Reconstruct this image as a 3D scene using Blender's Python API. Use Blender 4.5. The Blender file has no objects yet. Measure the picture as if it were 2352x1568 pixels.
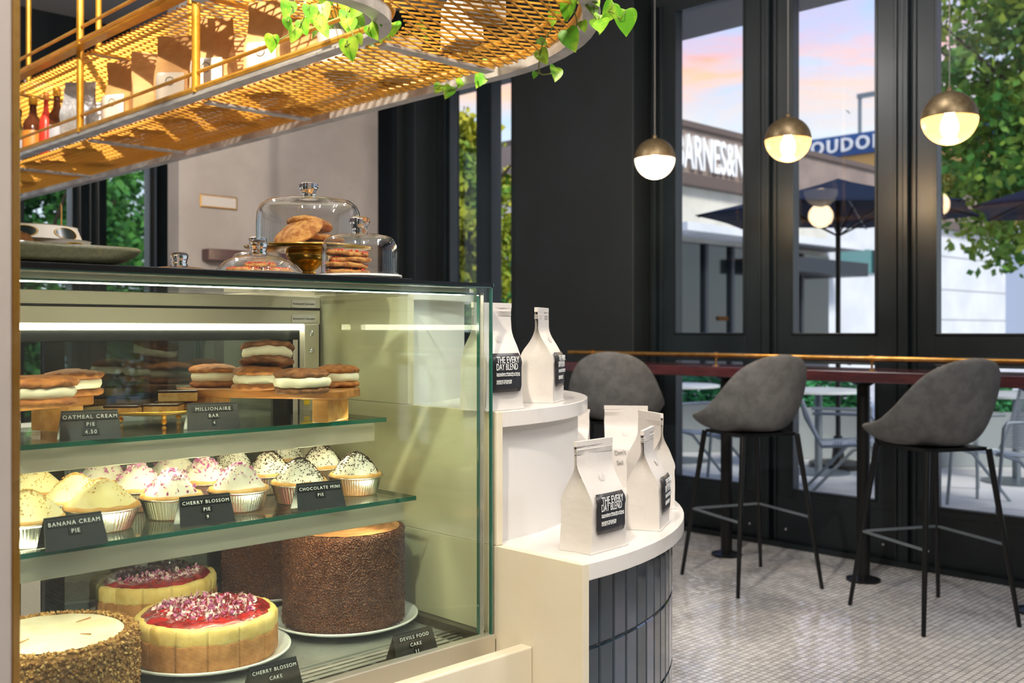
import bpy, bmesh, math, random
from mathutils import Vector, Matrix, noise as mnoise
PI=math.pi
C=bpy.context.scene.collection
sc=bpy.context.scene
# ------------------------------------------------------------------ camera, world, lights, exposure
F=2340.0; CH=1.28; HY=757.0                      # focal length in pixels of a 2352 px wide frame, eye height, horizon row
R=lambda d:math.radians(d)
cam=bpy.data.cameras.new('camera'); cam_o=bpy.data.objects.new('camera',cam); C.objects.link(cam_o)
cam.sensor_width=36; cam.lens=36*F/2352; cam.shift_y=-(784-HY)/2352
fwd=Vector((.702,.712,0)).normalized()
cam_o.matrix_world=Matrix.Translation((0,0,CH))@fwd.to_track_quat('-Z','Y').to_matrix().to_4x4()
cam.clip_start=.05; cam.clip_end=300
cam.dof.use_dof=True; cam.dof.focus_distance=1.95; cam.dof.aperture_fstop=5.6
sc.camera=cam_o
sc.view_settings.view_transform='Standard'; sc.view_settings.look='None'
sc.view_settings.gamma=1.0; sc.view_settings.use_curve_mapping=False; sc.view_settings.exposure=0.12
sc.cycles.use_denoising=True; sc.cycles.transparent_max_bounces=32; sc.cycles.max_bounces=10
sc.cycles.sample_clamp_indirect=6.0

def lin(h,a=1.0):
    if isinstance(h,str):
        h=h.lstrip('#'); v=[int(h[i:i+2],16)/255 for i in (0,2,4)]
        return tuple((c/12.92 if c<=.04045 else ((c+.055)/1.055)**2.4) for c in v)+(a,)
    return tuple(h)+(a,) if len(h)==3 else tuple(h)
class NT:
    """small node helper"""
    def __init__(s,tree): s.t=tree; s.n=tree.nodes; s.l=tree.links
    def new(s,typ,**kw):
        n=s.n.new(typ)
        for k,v in kw.items():
            if k.startswith('i_'):
                key=k[2:]
                key=int(key) if key.isdigit() else key.replace('_',' ')
                n.inputs[key].default_value=v
            else: setattr(n,k,v)
        return n
    def link(s,a,b): s.l.new(a,b)
    def ramp(s,fac,stops,interp='LINEAR'):
        r=s.n.new('ShaderNodeValToRGB'); cr=r.color_ramp; cr.interpolation=interp
        while len(cr.elements)<len(stops): cr.elements.new(.5)
        for e,(p,c) in zip(cr.elements,stops): e.position=p; e.color=lin(c)
        s.link(fac,r.inputs[0]); return r.outputs[0]
    def mix(s,fac,a,b,mode='MIX'):
        m=s.n.new('ShaderNodeMix'); m.data_type='RGBA'; m.blend_type=mode
        for i,v in ((0,fac),(6,a),(7,b)):
            if hasattr(v,'links'): s.link(v,m.inputs[i])
            elif i==0: m.inputs[0].default_value=v
            else: m.inputs[i].default_value=lin(v)
        return m.outputs[2]
    def math(s,op,a,b=None,clamp=False):
        m=s.n.new('ShaderNodeMath'); m.operation=op; m.use_clamp=clamp
        for i,v in enumerate((a,b)):
            if v is None: continue
            if hasattr(v,'links'): s.link(v,m.inputs[i])
            else: m.inputs[i].default_value=v
        return m.outputs[0]

# world: a sunset sky, pale blue low down, lavender above, pink and orange cloud bands
w=bpy.data.worlds.new('sky'); sc.world=w; w.use_nodes=True
t=NT(w.node_tree); t.n.clear()
tc=t.new('ShaderNodeTexCoord'); sep=t.new('ShaderNodeSeparateXYZ'); t.link(tc.outputs['Generated'],sep.inputs[0])
el=sep.outputs[2]
base=t.ramp(t.math('MULTIPLY',el,1.6,True),[(0,'#d9dfe2'),(.16,'#cbd9e4'),(.30,'#b9cfe6'),(.42,'#a9bfe2'),(.6,'#96a9d4'),(1,'#7b8fc2')])
mp=t.new('ShaderNodeMapping'); mp.inputs['Scale'].default_value=(2.2,2.2,9.0); mp.inputs['Location'].default_value=(.35,.1,.45); t.link(tc.outputs['Generated'],mp.inputs[0])
n1=t.new('ShaderNodeTexNoise',i_Scale=2.1,i_Detail=7.0,i_Roughness=.58,i_Distortion=.5); t.link(mp.outputs[0],n1.inputs[0])
band=t.ramp(el,[(.165,'#000000'),(.205,'#c8c8c8'),(.25,'#ffffff'),(.31,'#a8a8a8'),(.6,'#505050')])
cl=t.math('MULTIPLY',t.ramp(n1.outputs[0],[(.40,'#000000'),(.62,'#ffffff')]),band,True)
mp2=t.new('ShaderNodeMapping'); mp2.inputs['Scale'].default_value=(3.0,3.0,16.0); t.link(tc.outputs['Generated'],mp2.inputs[0])
n2=t.new('ShaderNodeTexNoise',i_Scale=1.7,i_Detail=4.0); t.link(mp2.outputs[0],n2.inputs[0])
ccol=t.ramp(t.math('ADD',el,t.math('MULTIPLY',n2.outputs[0],.10)),[(.23,'#ffe0b0'),(.265,'#fcc08c'),(.30,'#f3a48c'),(.34,'#d9a8bb'),(.42,'#b9abd0')])
sky=t.mix(cl,base,ccol)
bg=t.new('ShaderNodeBackground'); t.link(sky,bg.inputs[0]); bg.inputs[1].default_value=1.5
o=t.new('ShaderNodeOutputWorld'); t.link(bg.outputs[0],o.inputs[0])

def lamp(name,typ,loc,energy,color=(1,1,1),size=.2,target=None,**kw):
    L=bpy.data.lights.new(name,typ); L.energy=energy; L.color=color
    if typ=='AREA': L.size=size
    elif typ in('POINT','SPOT'): L.shadow_soft_size=size
    for k,v in kw.items(): setattr(L,k,v)
    ob=bpy.data.objects.new(name,L); C.objects.link(ob); ob.location=loc
    if target is not None: ob.rotation_euler=(Vector(target)-Vector(loc)).to_track_quat('-Z','Y').to_euler()
    return ob
sun=lamp('sun','SUN',(0,0,20),3.6,(1,.93,.84),target=(3.5,13,10)); sun.data.angle=R(14)
# ceiling lamps of the room
WARM=(1,.88,.72); NEUT=(1,.98,.96)
for x,y,e,s in ((2.4,.2,60,.05),(3.4,1.9,48,.05),(.2,-.9,85,.08),(3.0,-1.9,75,.06),(1.6,4.4,95,.06)):
    lamp('ceiling_light','POINT',(x,y,3.5),e,NEUT,s)
lamp('spot_light','SPOT',(.2,1.6,3.6),650,WARM,.03,target=(1.65,3.2,2.1),spot_size=R(75),spot_blend=.6)
lamp('spot_light','SPOT',(1.0,-.3,3.4),60,WARM,.05,target=(1.55,1.6,.9),spot_size=R(48),spot_blend=.6)
lamp('spot_light','SPOT',(2.6,.5,3.4),60,(1,.96,.92),.05,target=(1.9,1.6,.9),spot_size=R(60),spot_blend=.5)
lamp('spot_light','SPOT',(-.6,.2,3.3),330,WARM,.05,target=(.9,1.5,1.3),spot_size=R(60),spot_blend=.6)

# ------------------------------------------------------------------ helpers
def ray(px,d):
    r=(px-1176)/F*d; return Vector((.712*r+.702*d,-.702*r+.712*d))
def on(px,py,z):
    """point of the horizontal plane at height z"""
    d=(CH-z)*F/(py-HY); p=ray(px,d); return Vector((p.x,p.y,z))
def atd(px,py,d):
    p=ray(px,d); return Vector((p.x,p.y,CH-(py-HY)/F*d))
def onY(px,py,Y):
    d=Y/(-.702*(px-1176)/F+.712); return atd(px,py,d)
def onX(px,py,X):
    d=X/(.712*(px-1176)/F+.702); return atd(px,py,d)

MATS={}
def mat(name,col='#808080',rough=.5,metal=0.0,spec=.5,var=None,vs=5.0,vc=(.4,.6),bump=0.0,bs=40.0,bd=.002,bt='noise',coat=0.0,trans=0.0,emit=None,es=0.0,sss=0.0,stretch=None,rvar=None):
    if name in MATS: return MATS[name]
    m=bpy.data.materials.new(name); m.use_nodes=True; t=NT(m.node_tree)
    b=t.n['Principled BSDF']; b.inputs['Base Color'].default_value=lin(col)
    b.inputs['Roughness'].default_value=rough; b.inputs['Metallic'].default_value=metal
    b.inputs['Specular IOR Level'].default_value=spec; b.inputs['Coat Weight'].default_value=coat
    b.inputs['Transmission Weight'].default_value=trans
    if coat: b.inputs['Coat Roughness'].default_value=.08
    if sss: b.inputs['Subsurface Weight'].default_value=sss; b.inputs['Subsurface Radius'].default_value=(.02,.012,.008); b.inputs['Subsurface Scale'].default_value=.5
    if emit: b.inputs['Emission Color'].default_value=lin(emit); b.inputs['Emission Strength'].default_value=es
    tc=t.new('ShaderNodeTexCoord'); co=tc.outputs['Object']
    if stretch:
        mp=t.new('ShaderNodeMapping'); mp.inputs['Scale'].default_value=stretch; t.link(co,mp.inputs[0]); co=mp.outputs[0]
    if var:
        n=t.new('ShaderNodeTexNoise',i_Scale=vs,i_Detail=5.0,i_Roughness=.6); t.link(co,n.inputs[0])
        t.link(t.ramp(n.outputs[0],[(vc[0],col),(vc[1],var)]),b.inputs['Base Color'])
    if rvar:
        n=t.new('ShaderNodeTexNoise',i_Scale=vs,i_Detail=3.0); t.link(co,n.inputs[0])
        mr=t.new('ShaderNodeMapRange'); mr.inputs[3].default_value=rvar[0]; mr.inputs[4].default_value=rvar[1]; t.link(n.outputs[0],mr.inputs[0]); t.link(mr.outputs[0],b.inputs['Roughness'])
    if bump:
        if bt=='noise': n=t.new('ShaderNodeTexNoise',i_Scale=bs,i_Detail=6.0,i_Roughness=.6); out=n.outputs[0]
        else: n=t.new('ShaderNodeTexVoronoi',i_Scale=bs); out=n.outputs['Distance']
        t.link(co,n.inputs[0])
        bp=t.new('ShaderNodeBump'); bp.inputs['Strength'].default_value=bump; bp.inputs['Distance'].default_value=bd
        t.link(out,bp.inputs['Height']); t.link(bp.outputs[0],b.inputs['Normal'])
    MATS[name]=m; return m
def glassmat(name,tint='#ffffff',refl=1.0,ior=1.45,edge=None,rough=0.0):
    """clear sheet glass: transparent with Fresnel reflection"""
    m=bpy.data.materials.new(name); m.use_nodes=True; t=NT(m.node_tree); t.n.clear()
    tr=t.new('ShaderNodeBsdfTransparent'); tr.inputs[0].default_value=lin(tint)
    gl=t.new('ShaderNodeBsdfGlossy'); gl.inputs['Roughness'].default_value=rough
    lw=t.new('ShaderNodeLayerWeight'); lw.inputs[0].default_value=.5      # facing = 1-cos: Schlick's Fresnel
    r0=((ior-1)/(ior+1))**2; fr=t.math('ADD',t.math('MULTIPLY',t.math('POWER',lw.outputs['Facing'],5.0),1-r0),r0)
    mx=t.new('ShaderNodeMixShader'); t.link(t.math('MULTIPLY',fr,refl,True),mx.inputs[0])
    t.link(tr.outputs[0],mx.inputs[1]); t.link(gl.outputs[0],mx.inputs[2])
    o=t.new('ShaderNodeOutputMaterial'); t.link(mx.outputs[0],o.inputs[0]); MATS[name]=m; return m

class MB:
    def __init__(s): s.v=[]; s.f=[]
    def add(s,vs,fs):
        k=len(s.v); s.v+= [tuple(v) for v in vs]; s.f+=[tuple(i+k for i in f) for f in fs]; return s
    def box(s,x0,x1,y0,y1,z0,z1,M=None):
        vs=[Vector((x,y,z)) for z in (z0,z1) for y in (y0,y1) for x in (x0,x1)]
        if M is not None: vs=[M@v for v in vs]
        return s.add(vs,[(0,2,3,1),(4,5,7,6),(0,1,5,4),(2,6,7,3),(0,4,6,2),(1,3,7,5)])
    def grid(s,P,closeu=False,closev=False,cap0=False,cap1=False):
        """P: rows of points"""
        nu=len(P); nv=len(P[0]); vs=[p for r in P for p in r]; fs=[]
        for i in range(nu if closeu else nu-1):
            for j in range(nv if closev else nv-1):
                a=i*nv+j; b=i*nv+(j+1)%nv; c=((i+1)%nu)*nv+(j+1)%nv; d=((i+1)%nu)*nv+j
                fs.append((a,b,c,d))
        if cap0: fs.append(tuple(reversed(range(nv))))
        if cap1: fs.append(tuple(range((nu-1)*nv,nu*nv)))
        return s.add(vs,fs)
    def lathe(s,prof,seg=48,c=(0,0,0),cap0=True,cap1=True,fn=None,M=None):
        rows=[]
        for i,(r,z) in enumerate(prof):
            row=[]
            for j in range(seg):
                a=2*PI*j/seg; rr,zz=(r,z) if fn is None else fn(r,z,a,i)
                v=Vector((rr*math.cos(a)+c[0],rr*math.sin(a)+c[1],zz+c[2]))
                row.append(M@v if M is not None else v)
            rows.append(row)
        return s.grid(rows,closev=True,cap0=cap0,cap1=cap1)
    def tube(s,pts,r,seg=8,closed=False):
        pts=[Vector(p) for p in pts]; n=len(pts); rows=[]; up=None
        for i,p in enumerate(pts):
            if closed: tdir=(pts[(i+1)%n]-pts[i-1])
            else: tdir=pts[min(i+1,n-1)]-pts[max(i-1,0)]
            tdir.normalize()
            if up is None: up=Vector((0,0,1)) if abs(tdir.z)<.9 else Vector((1,0,0))
            a=tdir.cross(up)
            if a.length<1e-5: a=tdir.cross(Vector((0,1,0)))
            a.normalize(); b=a.cross(tdir).normalized(); up=b
            rr=r[i] if isinstance(r,(list,tuple)) else r
            rows.append([p+a*rr*math.cos(2*PI*j/seg)+b*rr*math.sin(2*PI*j/seg) for j in range(seg)])
        return s.grid(rows,closeu=closed,closev=True,cap0=not closed,cap1=not closed)
    def sweep(s,pts,sec,closed=False):
        """sweep a section [(side,z)] along a horizontal path"""
        pts=[Vector(p) for p in pts]; n=len(pts); rows=[]
        for i,p in enumerate(pts):
            tdir=pts[min(i+1,n-1)]-pts[max(i-1,0)]; tdir.z=0; tdir.normalize(); sd=Vector((tdir.y,-tdir.x,0))
            rows.append([p+sd*a+Vector((0,0,b)) for a,b in sec])
        return s.grid(rows,closev=True,cap0=True,cap1=True)
    def prism(s,poly,z0,z1):
        n=len(poly); vs=[(x,y,z0) for x,y in poly]+[(x,y,z1) for x,y in poly]
        fs=[tuple(reversed(range(n))),tuple(range(n,2*n))]+[(i,(i+1)%n,n+(i+1)%n,n+i) for i in range(n)]
        return s.add(vs,fs)
    def disp(s,amp,sc_,zmin=-9):
        out=[]
        for v in s.v:
            q=Vector(v)
            if q.z>zmin: q=q+mnoise.noise_vector(q*sc_)*amp
            out.append(tuple(q))
        s.v=out; return s
    def build(s,name,m,parent=None,smooth=True,bevel=0,sub=0,loc=None,ang=40):
        me=bpy.data.meshes.new(name); me.from_pydata(s.v,[],s.f); me.validate()
        bm=bmesh.new(); bm.from_mesh(me); bmesh.ops.recalc_face_normals(bm,faces=bm.faces); bm.to_mesh(me); bm.free()
        ms=m if isinstance(m,(list,tuple)) else [m]
        for k in ms: me.materials.append(MATS[k] if isinstance(k,str) else k)
        ob=bpy.data.objects.new(name,me); C.objects.link(ob)
        if parent is not None: ob.parent=parent
        if loc is not None: ob.location=loc
        if smooth:
            me.shade_smooth()
            if ang<180:
                try: me.set_sharp_from_angle(angle=R(ang))
                except Exception: pass
        if bevel:
            md=ob.modifiers.new('bevel','BEVEL'); md.width=bevel; md.segments=2; md.limit_method='ANGLE'
        if sub:
            md=ob.modifiers.new('sub','SUBSURF'); md.levels=sub; md.render_levels=sub
        return ob
def tag(o,label,cat,group=None,kind=None):
    if label: o['label']=label
    if cat: o['category']=cat
    if group: o['group']=group
    if kind: o['kind']=kind
    return o
def thing(name,label,cat,loc=(0,0,0),rz=0,group=None):
    o=bpy.data.objects.new(name,None); C.objects.link(o); o.location=loc; o.rotation_euler=(0,0,rz); o.empty_display_size=.05
    return tag(o,label,cat,group)
def struct(o): o['kind']='structure'; return o
def dup(root,loc,rz=0,label=None,scale=None,rot=None):
    def cp(o,par):
        c=o.copy(); C.objects.link(c)
        if par is not None: c.parent=par
        for ch in list(o.children): cp(ch,c)
        return c
    r=cp(root,None); r.location=loc; r.rotation_euler=rot if rot else (0,0,rz)
    if label: r['label']=label
    if scale: r.scale=(scale,)*3 if not isinstance(scale,(tuple,list)) else scale
    return r
def text(body,size,m,parent,M,name='lettering',align='CENTER',ext=.0004,xs=1.0,space=1.0,bold=0.0,line=1.0):
    cu=bpy.data.curves.new('txt','FONT'); cu.body=body; cu.size=size; cu.align_x=align; cu.extrude=ext; cu.space_character=space; cu.offset=bold; cu.space_line=line
    cu.resolution_u=3
    ob=bpy.data.objects.new('txt',cu); C.objects.link(ob)
    dg=bpy.context.evaluated_depsgraph_get(); me=bpy.data.meshes.new_from_object(ob.evaluated_get(dg))
    bpy.data.objects.remove(ob); me.materials.clear(); me.materials.append(MATS[m])
    me.transform(M@Matrix.Scale(xs,4,(1,0,0)))
    r=bpy.data.objects.new(name,me); C.objects.link(r)
    if parent is not None: r.parent=parent
    return r
def face_M(origin,xdir,ydir):
    """matrix taking text plane (x right, y up) to origin with given directions"""
    x=Vector(xdir).normalized(); y=Vector(ydir).normalized(); z=x.cross(y)
    M=Matrix.Identity(4)
    for i in range(3): M[i][0]=x[i]; M[i][1]=y[i]; M[i][2]=z[i]; M[i][3]=origin[i]
    return M
rnd=random.Random(7)

# ------------------------------------------------------------------ materials
mat('black_paint','#0f171b',.3,spec=.5,var='#141e23',vs=2,rvar=(.25,.42))
mat('wall_black','#10191d',.6,var='#0d1417',vs=3)
mat('grey_plaster','#a59d98',.75,var='#9c948f',vs=3,bump=.15,bs=60)
mat('ceiling_paint','#c9c7c4',.8)
mat('plaster','#ded9d3',.4,var='#cfc9c2',vs=8,vc=(.5,.75),bump=.08,bs=50)
mat('cream','#dcd3bc',.34,var='#d3c6a9',vs=3.5,vc=(.45,.75))
mat('marble','#dcd8d3',.2,var='#c9c4be',vs=6,vc=(.55,.8))
mat('ribbed','#d8d6d4',.6,bump=.35,bs=120,bd=.001)
mat('tile_dark','#13212b',.08,spec=.9,var='#1e3442',vs=14,coat=1,bump=.2,bs=9,bd=.002)
mat('grout','#858784',.8)
mat('brass','#d2a765',.25,metal=1,var='#b98c45',vs=12,rvar=(.2,.42))
mat('gold_paint','#dba33a',.32,metal=.5,var='#c48a24',vs=10)
mat('mesh_gold','#cf9530',.38,metal=.5)
mat('steel_frame','#c9c5bf',.36,metal=.45,var='#aba7a2',vs=9,rvar=(.25,.5))  # shelf frame: silver is reflected light put into the colour; plain steel elsewhere
mat('steel','#cdc7b8',.34,metal=.55,bump=.12,bs=8,bd=.0006,stretch=(3,60,200))
mat('steel_deck','#a9aba6',.24,metal=.6,rvar=(.18,.34),vs=6)
mat('dark_gap','#06080a',.6)
mat('black_trim','#0a0d0f',.22)
mat('glass_edge','#0c5a4a',.08,spec=.8,coat=1,emit='#0c5a4a',es=0.0)
mat('chrome','#d8dade',.12,metal=1)
mat('gold_metal','#e0b050',.16,metal=.8)
mat('choc_crumb','#47220f',.5,var='#7c431e',vs=500,vc=(.42,.6),bump=1.0,bs=300,bd=.004,bt='voronoi',spec=.7)
mat('choc_glint','#a3683c',.45,spec=.7)  # lighter crumb colour stands in for sparkling highlights on the cake
mat('choc_frosting','#c08a5a',.4,var='#8f5c36',vs=14,bump=.3,bs=18,bd=.003,sss=.05)
mat('cheesecake','#efd68a',.5,var='#e2bc62',vs=30,vc=(.4,.65),bump=.5,bs=60,bd=.003,sss=.1)
mat('crust','#b9824a',.75,var='#a06c37',vs=60,bump=.6,bs=160,bd=.002)
mat('cherry','#7d0406',.1,spec=.8,var='#b01010',vs=40,vc=(.4,.6),bump=.8,bs=50,bd=.006,coat=1)
mat('petal','#cf7fb4',.7,var='#9c3f80',vs=60,vc=(.45,.6))
mat('petal_pale','#efdfe0',.7,var='#d79fc0',vs=60,vc=(.5,.65))
mat('nut_crumb','#b08449',.8,var='#86592a',vs=120,vc=(.42,.6),bump=1,bs=150,bd=.005,bt='voronoi')
mat('frosting','#efe6cf',.5,var='#e5d6b4',vs=12,bump=.35,bs=35,bd=.003,sss=.1)
mat('cream_yellow','#f0e7b8',.5,var='#efe2a0',vs=14,bump=.3,bs=45,bd=.003,sss=.15)
mat('cream_white','#f0ecdb',.5,bump=.4,bs=38,bd=.004,sss=.15)
mat('crumb_gold','#c9954a',.8,var='#e0b46c',vs=200)
mat('choc_sprinkle','#33190e',.5)
mat('pie_crust','#e2b878',.6,var='#cf9a55',vs=30,bump=.4,bs=80,bd=.002)
mat('foil','#cfcdc8',.24,metal=1,bump=.3,bs=60,bd=.001)
mat('cookie','#bf7a3c',.7,var='#94562a',vs=50,vc=(.4,.62),bump=1,bs=90,bd=.004)
mat('cookie_pale','#d9a055',.75,var='#a8662c',vs=70,vc=(.42,.62),bump=1,bs=110,bd=.006)
mat('cookie_dark','#94603a',.7,var='#6b4022',vs=50,bump=1,bs=90,bd=.004)
mat('filling','#efe8cf',.5,bump=.5,bs=40,bd=.003,sss=.1)
mat('sprinkle_red','#d8432c',.4)
mat('plate_white','#eceeee',.12,spec=.6,coat=.5)
mat('platter_olive','#7b7a5c',.32,var='#6a6a50',vs=200)
mat('paper_white','#e6ddcd',.55)
mat('emblem','#12211d',.25)
mat('emblem_gold','#d8a520',.35)
mat('wood','#b87d41',.42,var='#8f5a2b',vs=7,stretch=(1,7,7),bump=.15,bs=20,bd=.001)
mat('wood_light','#c69352',.4,var='#ab7638',vs=6,stretch=(1,7,7))
mat('caramel','#d9b474',.6,var='#c29650',vs=60,bump=.6,bs=120,bd=.002)
mat('choc_glaze','#3a2018',.18,spec=.7,bump=.3,bs=30,bd=.002)
mat('card_black','#15181a',.35,var='#1b1f21',vs=200,bump=.15,bs=500,bd=.0004)
mat('label_black','#26262a',.42)
mat('letter_white','#e9ebea',.6)
mat('letter_gold','#d9bb8f',.5)
mat('bag_white','#cfcac5',.38,bump=.45,bs=6,bd=.012,spec=.4)
mat('bag_kraft','#d8a56a',.6,var='#c9955a',vs=9,bump=.45,bs=12,bd=.006)
mat('bag_silver','#d0d2d4',.25,metal=.55,bump=1,bs=14,bd=.014)
mat('ink','#6b6a68',.6)
mat('stool_fabric','#575757',.95,spec=.15,var='#636363',vs=18,bump=.3,bs=300,bd=.0005)
mat('black_metal','#0e0f10',.35,metal=.3)
mat('grey_metal','#7b858b',.4,metal=.7)
mat('bar_wood','#3a1f24',.2,spec=.6,var='#4c272a',vs=6,stretch=(8,1,8),coat=.3)
mat('pendant_bronze','#7d6c50',.42,metal=.7,var='#6e5d44',vs=40)
mat('cord_grey','#6d6a66',.6)
mat('leaf','#5fa51e',.4,var='#a8cc3c',vs=22,vc=(.45,.62),bump=.3,bs=60,bd=.002)
mat('vine','#6f7a34',.6)
mat('soil_pot','#cfcac2',.5)
mat('tree_leaf_a','#5f8a22',.7,var='#c3bb30',vs=.9,vc=(.4,.62))
mat('tree_leaf_c','#3c7a26',.7,var='#9fae30',vs=.8,vc=(.42,.66))
mat('tree_leaf_b','#1f5a25',.7,var='#4d8a2c',vs=.9,vc=(.4,.62))
mat('bark','#4a3c30',.9,bump=.6,bs=20,bd=.01)
mat('concrete','#dcdcda',.8,var='#c9cac9',vs=1.2)
mat('facade_beige','#cfcdc2',.85,var='#c3c1b6',vs=1.5)
mat('facade_brown','#8a7a70',.7,var='#7d6e65',vs=1.5)
mat('facade_blue','#8e9bb0',.8)
mat('facade_dark','#22282e',.6)
mat('facade_white','#cfd3d6',.8,var='#c3c8cc',vs=.7)
mat('sign_blue','#23528f',.5)
mat('sign_white','#f1f1ee',.5)
mat('sign_back','#5a4c44',.6)
mat('warm_wall','#e8b46a',.7)
mat('storefront_glass','#0d1416',.08,spec=.8)
mat('teal_glass','#2d6a6a',.12,spec=.8)
mat('umbrella_navy','#0b1930',.8,spec=.2)
mat('patio_metal','#8d979d',.4,metal=.5)
mat('patio_white','#cfd5d8',.5)
mat('planter','#8f9698',.8)
mat('hedge','#3f9a5a',.7,var='#2b7a48',vs=6)
mat('led','#ffffff',.5,emit='#fff4d8',es=15.0)
mat('shelf_led','#ffffff',.5,emit='#fff0d2',es=33.0)
mat('lamp_bulb','#ffffff',.5,emit='#ffdcae',es=40.0)
mat('canopy_grey','#8b8b8c',.7)
mat('lamp_frost','#ffffff',.5,emit='#fff0dc',es=1.25)
mat('lit_warm','#ffb45a',.5,emit='#ffab4d',es=1.1)
mat('lit_shop','#2a1c10',.9,spec=.05,emit='#b87a3a',es=.08)
mat('bottle_orange','#e3903c',.4)
mat('bottle_red','#d8402c',.3)
mat('bottle_amber','#6a3a20',.12,trans=.3)
mat('bottle_oil','#9a8c3a',.1,trans=.4)
mat('bottle_label','#b9bcc6',.5)
mat('plaque','#c2bab4',.4)
mat('yellow_plastic','#e8c21c',.4)
mat('copper','#c08a58',.3,metal=.9)
glassmat('clear_glass','#f6fbf8',1.0)
glassmat('case_glass','#fafdfa',.9)
glassmat('window_glass','#fafcfc',.7)
glassmat('dome_glass','#fafbfb',1.5,1.5)
glassmat('back_glass','#a9b5b2',3.0,1.6)
glassmat('ribbed_glass','#f4dcb4',1.6,1.5,rough=.08)
m=MATS['ribbed_glass']; t=NT(m.node_tree); o=[n for n in t.n if n.type=='OUTPUT_MATERIAL'][0]; old=o.inputs[0].links[0].from_socket
tl=t.new('ShaderNodeBsdfTranslucent'); tl.inputs[0].default_value=lin('#f2d9ae'); mx=t.new('ShaderNodeMixShader'); mx.inputs[0].default_value=.30   # prismatic ribs scatter part of the bulb's light
t.link(old,mx.inputs[1]); t.link(tl.outputs[0],mx.inputs[2]); t.link(mx.outputs[0],o.inputs[0])
mat('solid_glass','#ffffff',.02,trans=1.0,spec=.5)

# mosaic floor material
m=bpy.data.materials.new('mosaic'); m.use_nodes=True; t=NT(m.node_tree); b=t.n['Principled BSDF']
tc=t.new('ShaderNodeTexCoord'); co=tc.outputs['Object']
br=t.new('ShaderNodeTexBrick',offset=0.0,squash=1.0); t.link(co,br.inputs[0])
for k,v in (('Scale',1.0),('Brick Width',.0275),('Row Height',.0275),('Mortar Size',.0021),('Mortar Smooth',.3),('Bias',0.0)): br.inputs[k].default_value=v
br.inputs['Color1'].default_value=lin('#ebeaea'); br.inputs['Color2'].default_value=lin('#cccbcb'); br.inputs['Mortar'].default_value=lin('#66686b')
n=t.new('ShaderNodeTexNoise',i_Scale=1.3,i_Detail=3.0); t.link(co,n.inputs[0])
t.link(t.mix(1.0,br.outputs[0],t.ramp(n.outputs[0],[(.3,'#dadada'),(.7,'#ffffff')]),'MULTIPLY'),b.inputs['Base Color'])
# every little tile is laid at its own slight tilt
sn=t.new('ShaderNodeVectorMath',operation='SNAP'); sn.inputs[1].default_value=(.0275,.0275,1); t.link(co,sn.inputs[0])
wn=t.new('ShaderNodeTexWhiteNoise',noise_dimensions='3D'); t.link(sn.outputs[0],wn.inputs[0])
s1=t.new('ShaderNodeVectorMath',operation='SUBTRACT'); s1.inputs[1].default_value=(.5,.5,.5); t.link(wn.outputs['Color'],s1.inputs[0])
s2=t.new('ShaderNodeVectorMath',operation='MULTIPLY'); s2.inputs[1].default_value=(.055,.055,0); t.link(s1.outputs[0],s2.inputs[0])
s3=t.new('ShaderNodeVectorMath',operation='ADD'); s3.inputs[1].default_value=(0,0,1); t.link(s2.outputs[0],s3.inputs[0])
s4=t.new('ShaderNodeVectorMath',operation='NORMALIZE'); t.link(s3.outputs[0],s4.inputs[0])
bp=t.new('ShaderNodeBump'); bp.inputs['Strength'].default_value=.5; bp.inputs['Distance'].default_value=.001; bp.invert=True
t.link(br.outputs['Fac'],bp.inputs['Height']); t.link(s4.outputs[0],bp.inputs['Normal']); t.link(bp.outputs[0],b.inputs['Normal'])
b.inputs['Roughness'].default_value=.11; b.inputs['Specular IOR Level'].default_value=.6
MATS['mosaic']=m

# ------------------------------------------------------------------ the room
XE=5.40; ZC=3.85
struct(MB().box(-4,XE+.1,-5,8.6,-.12,0).build('floor','mosaic',smooth=False))
struct(MB().box(-4.1,XE+.2,-5.1,8.7,ZC,ZC+.15).build('ceiling','ceiling_paint',smooth=False))
struct(MB().box(-4.1,-4,-5,8.6,0,ZC).build('wall_west','grey_plaster',smooth=False))
struct(MB().box(-4,XE,-5.1,-5,0,ZC).build('wall_south','grey_plaster',smooth=False))
ZT=3.40
b=MB()                                             # east wall: everything between and above the glazed doors
b.box(XE,XE+.14,-5,8.6,ZT,ZC); b.box(XE,XE+.14,-5,-4.33,0,ZT); b.box(XE,XE+.14,4.1225,5.40,0,ZT); b.box(XE,XE+.14,6.23,8.6,0,ZT)
struct(b.build('wall_east','wall_black',smooth=False))
b=MB(); YN=8.5
for x0,x1 in ((-4,-1.0),(3.99,XE)): b.box(x0,x1,YN,YN+.14,0,ZC)
b.box(-1,3.99,YN,YN+.14,3.36,ZC); b.box(-1,3.99,YN,YN+.14,0,.35)
struct(b.build('wall_north','wall_black',smooth=False))
struct(MB().box(3.09,4.69,6.2,6.36,0,ZC).build('wall_middle','grey_plaster',smooth=False,bevel=.004))
struct(MB().box(5.22,XE,4.17,5.27,0,ZC).build('trim_1','wall_black',smooth=False,bevel=.006))
b=MB().box(5.16,XE,6.34,7.6,0,ZC).box(5.10,5.16,6.48,6.56,0,ZC)
struct(b.build('trim_2','wall_black',smooth=False,bevel=.006))
struct(MB().box(3.97,4.07,8.38,8.5,0,ZC).build('trim_3','black_paint',smooth=False))
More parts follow.
